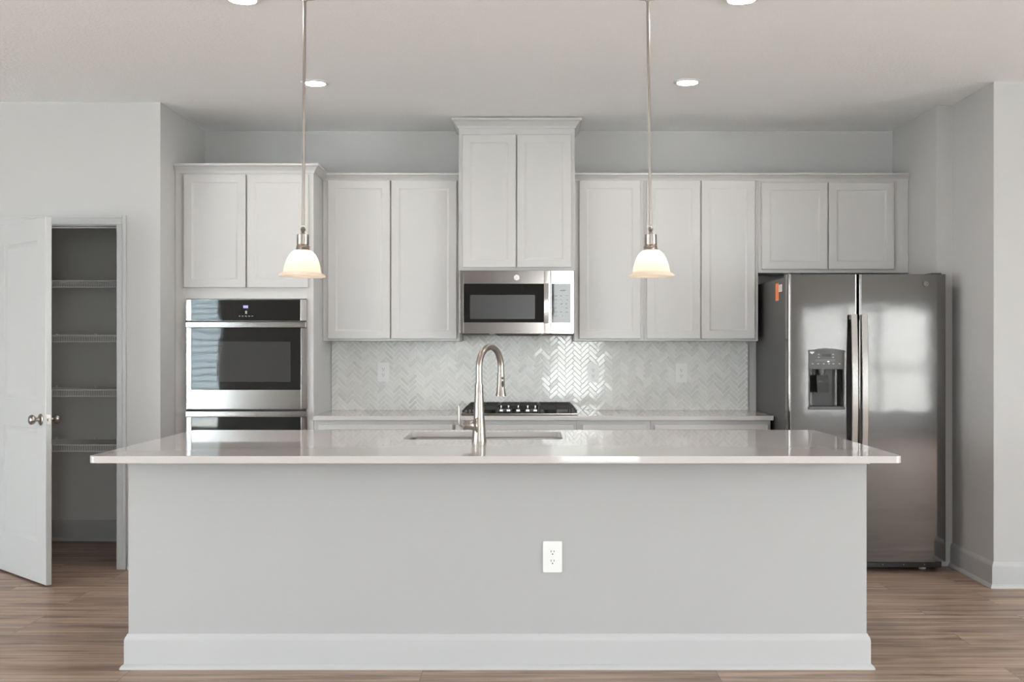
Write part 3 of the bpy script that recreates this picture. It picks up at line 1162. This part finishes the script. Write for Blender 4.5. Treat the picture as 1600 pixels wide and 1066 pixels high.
# valve barrel and lever on the left
vz = fz(664.5)
prof = [(0, 0), (0.0205, 0), (0.0215, 0.002), (0.0215, 0.013), (0.0200, 0.0145), (0.0200, 0.016), (0.0205, 0.028), (0.022, 0.038), (0.0255, 0.047), (0.032, 0.055), (0.042, 0.062), (0.044, 0.068), (0, 0.070)]
bx = wx(723.5, fy)
MB().lathe(prof, (bx, fy, vz), (1, 0, 0), 28).build('valve_barrel', 'nickel', root)
lx = wx(717.5, fy)
pts = [(bx + 0.002, fy, vz - 0.006), (bx - 0.006, fy, vz - 0.006)]
for i in range(7):
    a = PI / 2 * i / 6
    pts.append((lx + 0.016 - 0.016 * math.sin(a), fy, vz + 0.010 - 0.016 * math.cos(a)))
pts.append((wx(716.5, fy), fy, fz(634)))
MB().tube(pts, 0.0048, 12).build('lever', 'nickel', root)

# ------------------------------------------------------------------ wall ovens
root = thing('double_oven', ((ox0 + ox1) / 2, TY, oz0), 'stainless double wall oven with black glass in the tall cabinet', 'oven')
OY = TY - 0.026          # front plane of the doors


def OX(px):
    return wx(px, OY)


def OZ(py):
    return wz(py, OY)


MB().box(ox0 + 0.001, ox1 - 0.001, TY + 0.003, BACK - 0.06, oz0 + 0.001, oz1 - 0.001).build('body', 'greyplastic', root, smooth=0)
mb = MB().box(OX(290), OX(298.8), OY, TY + 0.003, OZ(501.5), OZ(468), 0.002)
mb.box(OX(469.3), OX(479.3), OY, TY + 0.003, OZ(501.5), OZ(468), 0.002)
mb.box(OX(298.8), OX(469.3), OY + 0.004, TY + 0.003, OZ(501.5), OZ(468))
cp = mb.build('control_panel', 'steel_v', root)
MB().box(OX(299), OX(469), OY + 0.0005, OY + 0.004, OZ(501.3), OZ(468.4), 0.001).build('panel_glass', 'blackglass', cp)
MB().box(OX(380), OX(387.5), OY, OY + 0.001, OZ(481.5), OZ(477.5)).build('clock_display', 'display', cp)
mb = MB().box(OX(383), OX(386), OY, OY + 0.001, OZ(490.5), OZ(486))
for q in range(5):
    mb.box(OX(373 + q * 5), OX(375.4 + q * 5), OY, OY + 0.001, OZ(494.5), OZ(493.7))
mb.build('display_lettering', 'displaydim', cp)


def bar_handle(z, parent, xl, xr):
    mb = MB()
    mb.box(xl, xr, OY - 0.052, OY - 0.036, z - 0.019, z + 0.019, 0.004, 3)
    h = mb.build('handle', 'steel', parent)
    for x_ in (xl + 0.012, xr - 0.012):
        MB().box(x_ - 0.011, x_ + 0.011, OY - 0.040, OY + 0.001, z - 0.016, z + 0.016, 0.003).build('handle_bracket', 'chrome', parent)
    return h


def oven_door(zt, zb, zg1, zg0, zhandle, window):
    mb = MB()
    mb.box(OX(290), OX(299), OY, TY + 0.003, zb, zt, 0.002)
    mb.box(OX(470), OX(479.3), OY, TY + 0.003, zb, zt, 0.002)
    mb.box(OX(299), OX(470), OY, TY + 0.003, zb, zg0, 0.001)
    mb.box(OX(299), OX(470), OY + 0.004, TY + 0.003, zg0, zt)
    d = mb.build('oven_door', 'steel', root)
    MB().box(OX(299.2), OX(469.8), OY + 0.0005, OY + 0.004, zg0 + 0.0005, zg1, 0.001).build('door_glass', 'blackglass', d)
    if window:
        MB().box(OX(341), OX(454), OY, OY + 0.002, *window).build('window', 'ovenglass', d)
    bar_handle(zhandle, d, wx(289.5, OY - 0.05), wx(478, OY - 0.05))
    return d


d1 = oven_door(OZ(503), OZ(639.5), OZ(504), OZ(609.5), wz(507.5, OY - 0.052), (OZ(597), OZ(534)))
d2 = oven_door(OZ(643.5), oz0 + 0.01, OZ(644.5), OZ(644.5) - 0.44, wz(647.5, OY - 0.052), (OZ(644.5) - 0.38, OZ(644.5) - 0.13))
MB().box(OX(297), OX(476), OY + 0.008, TY + 0.003, OZ(643.2), OZ(639.8)).build('gap_shade', 'blackplastic', root, smooth=0)  # black strip stands in for the shade inside the door gap

# ------------------------------------------------------------------ microwave
root = thing('microwave', ((MWL + MWR) / 2, BACK, 1.43), 'stainless over-the-range microwave with a white reflective control panel', 'microwave')
WY = 6.915
WZ0, WZ1 = wz(521.5, WY), mz0 - 0.0015


def KX_(px):
    return wx(px, WY)


def KZ_(py):
    return wz(py, WY)


MB().box(MWL + 0.004, MWR - 0.004, WY + 0.028, BACK - 0.015, WZ0 + 0.004, WZ1, 0.002).build('body', 'steel', root)
mb = MB()
gx0, gx1, gz0, gz1 = KX_(724.5), KX_(850), KZ_(504), KZ_(443.5)
mb.box(KX_(718.7), gx0, WY, WY + 0.027, WZ0, WZ1, 0.002)
mb.box(gx1, KX_(860.2), WY, WY + 0.027, WZ0, WZ1, 0.002)
mb.box(gx0, gx1, WY, WY + 0.027, WZ0, gz0, 0.001)
mb.box(gx0, gx1, WY, WY + 0.027, gz1, WZ1, 0.001)
mb.box(gx0, gx1, WY + 0.006, WY + 0.027, gz0, gz1)
md = mb.build('door', 'steel', root)
MB().prism(rrect(gx0 + 0.0003, gx1 - 0.0003, gz0 + 0.0003, gz1 - 0.0003, 0.004, 3), WY + 0.001, WY + 0.006, axis='y').build('door_glass', 'blackglass', md)
MB().prism(rrect(KX_(734.5), KX_(836), KZ_(498.5), KZ_(461), 0.005, 3), WY + 0.0004, WY + 0.002, axis='y').build('window', 'mwglass', md)
hpts = []
for i in range(13):
    f_ = i / 12
    hpts.append((KX_(853.3), WY - 0.020 - 0.012 * math.sin(PI * f_), KZ_(505) + (KZ_(443.5) - KZ_(505)) * f_))
hd = MB().tube(hpts, 0.01, flat=(0.030, 0.012, (1, 0, 0))).build('handle', 'steel_v', md)
for zz in (KZ_(502), KZ_(446.5)):
    MB().box(KX_(850.5), KX_(856), WY - 0.022, WY + 0.001, zz - 0.009, zz + 0.009, 0.002).build('handle_post', 'chrome', md)
mb = MB()
mb.box(KX_(860.7), KX_(896.3), WY + 0.0015, WY + 0.027, WZ0, WZ1, 0.002)
cp = mb.build('control_panel', 'chrome', root)
MB().box(KX_(862), KX_(892), WY + 0.0002, WY + 0.002, KZ_(504.5), KZ_(443.5), 0.0006).build('panel_glass', 'blackglass', cp)
for r0 in range(6):
    for c0 in range(3):
        px_, py_ = 867 + c0 * 8.5, 462 + r0 * 6.3
        MB().box(KX_(px_), KX_(px_ + 3.5), WY, WY + 0.0006, KZ_(py_ + 1.1), KZ_(py_)).build('key', 'mark', cp, smooth=0)
MB().box(KX_(875), KX_(884), WY - 0.0001, WY + 0.0006, KZ_(455), KZ_(452.8)).build('clock_display', 'displaydim', cp)
# round maker's badge with its script monogram
bxc, bzc = KX_(807.3), KZ_(433.8)
bd = MB().cyl((bxc, WY + 0.0005, bzc), (bxc, WY - 0.0025, bzc), 0.0185, 32, bev=0.0008).build('badge', 'badge', md)


def monogram(cx, y, cz, s, parent, material='badgeline'):
    mb = MB()
    ring = [(cx + s * math.cos(a), y, cz + s * math.sin(a)) for a in [2 * PI * i / 28 for i in range(29)]]
    mb.tube(ring, 0.05 * s, 6)
    # two looping script letters
    G = [(-0.05, 0.42), (-0.30, 0.52), (-0.52, 0.28), (-0.45, -0.05), (-0.18, -0.02), (-0.02, 0.20), (-0.10, -0.15), (-0.22, -0.48), (-0.48, -0.46), (-0.50, -0.22), (-0.25, -0.12)]
    E = [(0.48, 0.38), (0.34, 0.54), (0.14, 0.42), (0.16, 0.16), (0.34, 0.06), (0.12, 0.0), (0.02, -0.26), (0.18, -0.50), (0.42, -0.44), (0.54, -0.22)]
    for Lt in (G, E):
        mb.tube([(cx + a * s, y, cz + b * s) for a, b in Lt], 0.06 * s, 6)
    return mb.build('monogram', material, parent)


monogram(bxc, WY - 0.0027, bzc, 0.0155, md)
mb = MB()
mb.box(KX_(722), KX_(764), WY + 0.01, WY + 0.20, WZ0 - 0.006, WZ0 + 0.003, 0.002)
mb.prism([(KX_(771), WZ0 + 0.002), (KX_(848), WZ0 + 0.002), (KX_(840), WZ0 - 0.013), (KX_(778), WZ0 - 0.013)], WY + 0.012, WY + 0.30, axis='y')
mb.box(KX_(855), KX_(892), WY + 0.01, WY + 0.20, WZ0 - 0.005, WZ0 + 0.003, 0.002)
mb.build('bottom_vent', 'blackplastic', root)

# ------------------------------------------------------------------ gas cooktop
KF, KB = 6.815, 7.300
kx0, kx1 = wx(720.5, KF), wx(903, KF)
kxc = (kx0 + kx1) / 2
root = thing('gas_cooktop', (kxc, (KF + KB) / 2, CT1), 'black gas cooktop with cast-iron grates set on the back countertop', 'cooktop')
mb = MB().box(kx0 + 0.002, kx1 - 0.002, KF + 0.004, KB, CT1 + 0.0005, CT1 + 0.012, 0.004)
mb.build('burner_tray', 'enamel', root)
MB().box(kx0, kx1, KF - 0.004, KF + 0.012, CT1 + 0.0005, CT1 + 0.013, 0.003).build('front_rim', 'steel', root)
gz = 0.974
thirds = [kx0 + 0.004, wx(778.5, KF), wx(842, KF), kx1 - 0.004]
kn_depth = 0.10
for i in range(3):
    a, b = thirds[i] + 0.0015, thirds[i + 1] - 0.0015
    yf, yb = KF + 0.022, KB - 0.012
    if i == 1:
        yf = KF + kn_depth
    mb = MB()
    bw, bh = 0.010, 0.014
    slope = 0.030

    def endbar(xo, xi, y0, y1):
        # outer side of the end grates slopes down to the tray
        mb.prism([(xo, CT1 + 0.030), (xi, gz), (xi + (0.012 if xi > xo else -0.012), gz), (xo + (0.010 if xi > xo else -0.010), CT1 + 0.016), (xo, CT1 + 0.014)], y0, y1, axis='y')
    if i == 0:
        endbar(a, a + slope, yf, yf + bw)
        endbar(a, a + slope, yb - bw, yb)
        endbar(a, a + slope, (yf + yb) / 2 - bw / 2, (yf + yb) / 2 + bw / 2)
        mb.box(a + slope, a + slope + bw, yf, yb, gz - bh, gz, 0.002)
        mb.box(b - bw, b, yf, yb, gz - bh, gz, 0.002)
        xa_, xb_ = a + slope, b
    elif i == 2:
        endbar(b, b - slope, yf, yf + bw)
        endbar(b, b - slope, yb - bw, yb)
        endbar(b, b - slope, (yf + yb) / 2 - bw / 2, (yf + yb) / 2 + bw / 2)
        mb.box(b - slope - bw, b - slope, yf, yb, gz - bh, gz, 0.002)
        mb.box(a, a + bw, yf, yb, gz - bh, gz, 0.002)
        xa_, xb_ = a, b - slope
    else:
        mb.box(a, a + bw, yf, yb, gz - bh, gz, 0.002)
        mb.box(b - bw, b, yf, yb, gz - bh, gz, 0.002)
        xa_, xb_ = a, b
    for yy in (yf, (yf + yb) / 2 - bw / 2, yb - bw):
        mb.box(xa_, xb_, yy, yy + bw, gz - bh, gz, 0.002)
    xm = (xa_ + xb_) / 2
    for yc in ((yf * 0.75 + yb * 0.25), (yf * 0.25 + yb * 0.75)):
        mb.box(xa_, xm - 0.03, yc - bw / 2, yc + bw / 2, gz - bh, gz, 0.002)
        mb.box(xm + 0.03, xb_, yc - bw / 2, yc + bw / 2, gz - bh, gz, 0.002)
    mb.box(xm - bw / 2, xm + bw / 2, yf, yf + 0.07, gz - bh, gz, 0.002)
    mb.box(xm - bw / 2, xm + bw / 2, yb - 0.07, yb, gz - bh, gz, 0.002)
    for xx in (xa_ + 0.002, xb_ - 0.012):
        for yy in (yf, yb - bw):
            mb.box(xx, xx + bw, yy, yy + bw, CT1 + 0.012, gz - 0.006, 0.001)
    # front and rear skirts hang from the top bars
    mb.box(xa_, xb_, yf + 0.001, yf + 0.006, gz - 0.026, gz - 0.008)
    mb.box(xa_, xb_, yb - 0.006, yb - 0.001, gz - 0.026, gz - 0.008)
    mb.build('grate', 'iron', root)
for bxp, byp, br_ in ((0.2, 0.27, 0.045), (0.2, 0.75, 0.038), (0.5, 0.58, 0.055), (0.8, 0.27, 0.038), (0.8, 0.75, 0.045)):
    cx, cy = kx0 + (kx1 - kx0) * (bxp * 0.9 + 0.05), KF + (KB - KF) * byp
    MB().lathe([(0, 0), (br_, 0), (br_, 0.010), (br_ * 0.82, 0.012), (br_ * 0.82, 0.018), (br_ * 0.7, 0.022), (0, 0.023)], (cx, cy, CT1 + 0.0125), seg=28).build('burner', 'iron', root)
for px_ in (783, 794.5, 809.7, 824.5, 836.3):
    ky = KF + 0.048
    kx_ = wx(px_, ky)
    kb = MB().lathe([(0, 0), (0.019, 0), (0.020, 0.002), (0.020, 0.008), (0.016, 0.011), (0, 0.011)], (kx_, ky, CT1 + 0.0125), seg=24).build('knob', 'blackplastic', root)
    MB().lathe([(0, 0), (0.0165, 0), (0.0155, 0.010), (0.0110, 0.013), (0, 0.013)], (kx_, ky, CT1 + 0.0235), seg=24).build('knob_cap', 'chrome', kb)
    MB().box(kx_ - 0.0052, kx_ + 0.0052, ky - 0.014, ky + 0.014, CT1 + 0.0362, CT1 + 0.0600, 0.002).build('knob_grip', 'chrome', kb)

# ------------------------------------------------------------------ refrigerator
FY = 6.40           # door faces
FX0, FX1 = wx(1231.5, FY), wx(1479, FY)
FB = FY + 0.075     # back of the doors
FZ0, FZ1 = wz(878, FY), wz(428.5, FY)
root = thing('refrigerator', ((FX0 + FX1) / 2, FY, 0), 'stainless side-by-side refrigerator with dispenser standing beside the right wall', 'refrigerator')
MB().box(FX0 + 0.004, FX1 - 0.004, FB + 0.008, BACK - 0.045, 0.025, FZ1 - 0.012, 0.003).build('body', 'fridgeside', root)
MB().box(FX0 + 0.012, FX1 - 0.012, FB - 0.004, FB + 0.009, 0.06, FZ1 - 0.02).build('door_gasket', 'blackplastic', root, smooth=0)


def door_section(xl, xr, n=10):
    """plan outline of a door: slightly bowed front with rounded edges"""
    w = xr - xl
    r = 0.016
    sag = 0.002
    pts = [(xr, FB - 0.004)]
    pts += arc_pts(xr - r, FY + r + 0.002, r, 0, -PI / 2, 5)[0:6]
    for i in range(1, n):
        f_ = i / n
        x_ = (xr - r) + (xl + r - (xr - r)) * f_
        pts.append((x_, FY + 0.002 - sag * math.sin(PI * f_)))
    pts += arc_pts(xl + r, FY + r + 0.002, r, -PI / 2, -PI, 5)
    pts.append((xl, FB - 0.004))
    return pts


split = wx(1341.3, FY)
dl0, dl1 = FX0, split - 0.0035
dr0, dr1 = split + 0.0035, FX1
# left (freezer) door with the dispenser opening
hx0, hx1, hz0, hz1 = wx(1264, FY), wx(1318.5, FY), wz(637, FY), wz(547, FY)
sec = door_section(dl0, dl1)


def cut_section(sec, a, b):
    """part of the plan outline between x=a and x=b"""
    t_ = bmesh.new()
    vs = [t_.verts.new((p[0], p[1], 0)) for p in sec]
    t_.faces.new(vs)
    clip(t_, (a, 0, 0), (-1, 0, 0))
    clip(t_, (b, 0, 0), (1, 0, 0))
    f = list(t_.faces)[0]
    out = [(v.co.x, v.co.y) for v in f.verts]
    t_.free()
    return out


mb = MB()
mb.prism(sec, hz1, FZ1)
mb.prism(sec, FZ0, hz0)
mb.prism(cut_section(sec, dl0 - 1, hx0), hz0, hz1)
mb.prism(cut_section(sec, hx1, dl1 + 1), hz0, hz1)
bmesh.ops.remove_doubles(mb.bm, verts=list(mb.bm.verts), dist=1e-5)
fd = mb.build('freezer_door', 'fridge', root, smooth=40)
mb = MB().prism(door_section(dr0, dr1), FZ0, FZ1)
rd = mb.build('refrigerator_door', 'fridge', root, smooth=40)

# dispenser: bezel, control panel, recess, nozzle, paddle and tray
dz_split = wz(577, FY)
mb = MB()
mb.box(hx0 - 0.003, hx0 + 0.003, FY - 0.006, FY + 0.02, hz0, hz1, 0.002)
mb.box(hx1 - 0.003, hx1 + 0.003, FY - 0.006, FY + 0.02, hz0, hz1, 0.002)
arch = [(hx0 - 0.006 + (hx1 - hx0 + 0.012) * i / 12, hz1 - 0.004 + 0.014 * math.sin(PI * i / 12)) for i in range(13)]
mb.prism(arch + [(hx1 + 0.006, hz1 - 0.010), (hx0 - 0.006, hz1 - 0.010)], FY - 0.012, FY + 0.02, axis='y')
mb.box(hx0 - 0.006, hx1 + 0.006, FY - 0.012, FY + 0.02, hz0 - 0.012, hz0 + 0.004, 0.004)
mb.build('dispenser_bezel', 'greyplastic', fd)
MB().box(hx0 + 0.003, hx1 - 0.003, FY - 0.003, FY + 0.03, dz_split, hz1 - 0.002, 0.002).build('dispenser_panel', 'greyplastic', fd)
mb = MB()
mb.box(wx(1284, FY), wx(1298, FY), FY - 0.0036, FY - 0.002, wz(557.3, FY), wz(552.8, FY))
mb.build('dispenser_display', 'blackglass', fd)
mb = MB()
for px_, py_ in ((1279, 554), (1279, 558.5), (1301.5, 554), (1301.5, 558.5), (1269.5, 568.5), (1278, 568.5), (1287, 568.5), (1295, 568.5), (1302, 568.5), (1311.5, 568.5)):
    mb.box(wx(px_ - 1.4, FY), wx(px_ + 1.4, FY), FY - 0.0036, FY - 0.002, wz(py_ + 0.8, FY), wz(py_ - 0.8, FY))
for z_ in (562.3, 564.0):
    mb.box(wx(1274, FY), wx(1305, FY), FY - 0.0034, FY - 0.002, wz(z_ + 0.25, FY), wz(z_ - 0.05, FY))
mb.build('dispenser_lettering', 'mark', fd)
mb = MB().box(wx(1292.5, FY), wx(1295.5, FY), FY - 0.0037, FY - 0.002, wz(566, FY), wz(564.5, FY))
mb.build('indicator_light', 'led', fd)
mb = MB().prism([(wx(1264.8, FY), wz(548.5, FY)), (wx(1272.5, FY), wz(548.5, FY)), (wx(1271.5, FY), wz(551.5, FY)), (wx(1268.5, FY), wz(553.5, FY)), (wx(1265.5, FY), wz(551.5, FY))], FY - 0.0042, FY - 0.0031, axis='y')
mb.build('filter_sticker', 'paper', fd)
# recess: curved back
t = bmesh.new()
prof = []
nseg = 14
for i in range(nseg + 1):
    a = PI * i / nseg
    prof.append(((hx0 + hx1) / 2 - (hx1 - hx0) / 2 * math.cos(a) * 0.98, FY + 0.004 + 0.060 * min(1.0, math.sin(a) * 1.5)))
lo = [t.verts.new((a, b, hz0 + 0.002)) for a, b in prof]
hi = [t.verts.new((a, b, dz_split)) for a, b in prof]
for i in range(nseg):
    t.faces.new((lo[i], lo[i + 1], hi[i + 1], hi[i]))
t.faces.new(lo)
t.faces.new(hi)
mb = MB()
mb._merge(t)
mb.build('dispenser_recess', 'enamel', fd)
cxm = wx(1286, FY)
MB().lathe([(0, 0), (0.020, 0), (0.018, -0.018), (0.012, -0.040), (0, -0.040)], (cxm, FY + 0.026, dz_split - 0.0005), seg=20).build('nozzle', 'greyplastic', fd)
mb = MB()
mb.prism([(wx(1276.5, FY), wz(586.5, FY)), (wx(1295, FY), wz(586.5, FY)), (wx(1296, FY), wz(613, FY)), (wx(1286, FY), wz(614.5, FY)), (wx(1278, FY), wz(614, FY))], FY + 0.010, FY + 0.018, axis='y')
mb.build('paddle', 'blackplastic', fd)
MB().box(hx0 + 0.004, hx1 - 0.004, FY - 0.010, FY + 0.05, hz0 - 0.004, hz0 + 0.006, 0.002).build('drip_tray', 'greyplastic', fd)


def fridge_handle(xc, parent):
    zt, zb = wz(491.5, FY - 0.04), 0.62
    pts = []
    for i in range(19):
        f_ = i / 18
        pts.append((xc, FY - 0.034 - 0.022 * math.sin(PI * f_), zb + (zt - zb) * f_))
    h = MB().tube(pts, 0.01, flat=(0.036, 0.014, (1, 0, 0))).build('handle', 'steel_v', parent)
    for z_ in (zt - 0.016, zb + 0.016):
        MB().box(xc - 0.013, xc + 0.013, FY - 0.034, FY + 0.001, z_ - 0.014, z_ + 0.014, 0.003).build('handle_post', 'chrome', parent)


fridge_handle(wx(1335, FY - 0.04), fd)
fridge_handle(wx(1351, FY - 0.04), rd)
bxc, bzc = wx(1446.5, FY), wz(443.5, FY)
MB().cyl((bxc, FY + 0.001, bzc), (bxc, FY - 0.0035, bzc), 0.017, 32, bev=0.0008).build('badge', 'fridge', rd)
monogram(bxc, FY - 0.0037, bzc, 0.0145, rd)
for hx_ in (FX0 + 0.05, FX1 - 0.05):
    MB().prism([(hx_ - 0.035, FB + 0.09), (hx_ + 0.035, FB + 0.09), (hx_ + 0.03, FY + 0.03), (hx_ - 0.03, FY + 0.03)], FZ1 - 0.011, FZ1 + 0.009).build('hinge_cap', 'blackplastic', root)
mb = MB().box(FX0 + 0.012, FX1 - 0.012, FY + 0.045, FB + 0.03, 0.022, FZ0 - 0.010, 0.002)
gr = mb.build('base_grille', 'blackplastic', root)
for i in range(7):
    x_ = FX0 + 0.08 + i * 0.125
    MB().cyl((x_, FY + 0.0455, 0.040), (x_, FY + 0.043, 0.040), 0.003, 10).build('grille_screw', 'chrome', gr)
for x_ in (FX0 + 0.06, FX1 - 0.10):
    for y_ in (FB + 0.05, BACK - 0.12):
        MB().cyl((x_, y_, 0.0), (x_, y_, 0.028), 0.022, 16).build('foot', 'white' if y_ < 7 else 'blackplastic', root)
sx_ = FX0 + 0.004
MB().box(sx_ - 0.0008, sx_ + 0.0005, wx(1, 1) * 0 + 6.66, 6.745, wz(470, 6.69), wz(443, 6.69)).build('orange_sticker', 'orange', root, smooth=0)
MB().box(sx_ - 0.0009, sx_ + 0.0005, 6.575, 6.659, wz(456, 6.62), wz(445, 6.62)).build('barcode_label', 'paper', root, smooth=0)
mb = MB()
for i in range(4):
    zz = wz(447 + i * 2.3, 6.62)
    mb.box(sx_ - 0.0012, sx_, 6.590, 6.645, zz - 0.002, zz + 0.002)
mb.build('label_lettering', 'mark', root, smooth=0)

# ------------------------------------------------------------------ pendant lamps
PY = 4.50
RIM = wz(431.5, PY)
PR = 36.2 * PY / F


def pz(py):
    return wz(py, PY) - RIM


def make_pendant(x, label, tilt, shade_tilt):
    """origin at the ceiling; everything hangs below it"""
    root = thing('pendant_lamp', (x, PY, CEIL), label, 'lamp', 'pendant lamps over the island')
    d = RIM - CEIL      # local z of the rim

    def z(py):
        return wz(py, PY) - CEIL
    MB().lathe([(0, -0.0005), (0.062, -0.0005), (0.062, -0.006), (0.055, -0.014), (0.030, -0.019), (0.012, -0.021), (0.010, -0.034), (0, -0.034)]).build('canopy', 'nickel', root, local=True)
    MB().cyl((0, 0, -0.025), (0, 0, z(352)), 0.0065, 18).build('stem', 'nickel', root, local=True)
    mb = MB()
    mb.lathe([(0, 0), (0.004, 0.0), (0.0085, -0.004), (0.0112, -0.011), (0.0085, -0.018), (0.0065, -0.021), (0.0085, -0.026), (0.0085, -0.030), (0, -0.030)], (0, 0, z(354.5)))
    mb.build('finial', 'nickel', root, local=True)
    prof = [(0, z(366.5)), (0.0235, z(366.5)), (0.0255, z(367)), (0.0255, z(382)), (0.0235, z(383)), (0.0265, z(384)), (0.0275, z(386)), (0.0255, z(387.5)), (0.031, z(390)), (0.033, z(391.5)), (0, z(391.5))]
    sock = MB().lathe(prof).build('socket', 'nickel', root, local=True)
    mb = MB()
    for k_ in range(3):
        a = 2 * PI * k_ / 3 + 0.6
        mb.lathe([(0, 0), (0.004, 0), (0.004, 0.006), (0, 0.007)], (0.0255 * math.cos(a), 0.0255 * math.sin(a), z(385.5)), (math.cos(a), math.sin(a), 0), 10)
    mb.build('set_screw', 'nickel', sock, local=True)
    # bell shade, outside then inside wall
    out = [(0.0320, z(391)), (0.0430, z(393.5)), (0.0540, z(398)), (0.0630, z(404)), (0.0700, z(411)), (0.0750, z(418)), (0.0780, z(424)), (0.0800, z(426.5)),
           (0.0900, z(428.2)), (PR - 0.001, z(430.0)), (PR, z(431.3)), (PR - 0.002, z(432.6)), (0.0880, z(432.8))]
    inn = [(0.0770, z(430.5)), (0.0745, z(424)), (0.0715, z(418)), (0.0665, z(411)), (0.0595, z(404)), (0.0505, z(399)), (0.0400, z(395)), (0.0300, z(392.6))]
    shd = MB().lathe(out + inn, seg=48, closed=True).build('lamp_shade', 'shade', root, local=True, smooth=60)
    bulb = MB().lathe([(0, z(422)), (0.012, z(421.5)), (0.022, z(418)), (0.026, z(412)), (0.023, z(405)), (0.014, z(399)), (0.012, z(393)), (0, z(393))], seg=24).build('bulb', 'bulb', root, local=True, smooth=60)
    root.rotation_euler = (0, tilt, 0)
    # the shade hangs a touch askew on its fitter
    piv = z(388)
    for o in (shd,):
        o.matrix_local = Matrix.Translation((0, 0, piv)) @ Matrix.Rotation(shade_tilt, 4, 'Y') @ Matrix.Translation((0, 0, -piv))
    return root


make_pendant(wx(476.2, PY), 'frosted bell-glass pendant lamp hanging in front of the oven cabinet', math.radians(0.42), math.radians(1.0))
make_pendant(wx(1012.0, PY), 'frosted bell-glass pendant lamp hanging right of the microwave', math.radians(-0.72), math.radians(-0.2))

# ------------------------------------------------------------------ recessed ceiling lights


def downlight(x, y, label):
    root = thing('recessed_light', (x, y, CEIL), label, 'ceiling light', 'recessed ceiling lights')
    MB().lathe([(0.056, 0.0), (0.056, -0.0065), (0.060, -0.009), (0.070, -0.008), (0.078, -0.003), (0.079, 0.0)], seg=40, closed=True).build('trim_ring', 'white', root, local=True, smooth=60)
    MB().cyl((0, 0, -0.0055), (0, 0, -0.0005), 0.0555, 40).build('lens', 'downlight', root, local=True)
    return root


downlight(wx(492, 6.02), 6.02, 'round recessed ceiling light behind the left pendant stem')
downlight(wx(1074, 6.00), 6.00, 'round recessed ceiling light right of the right pendant stem')
downlight(wx(379, 4.565), 4.565, 'recessed ceiling light cut by the top edge, above the oven cabinet')
downlight(wx(1158.5, 4.565), 4.565, 'recessed ceiling light cut by the top edge, above refrigerator side')
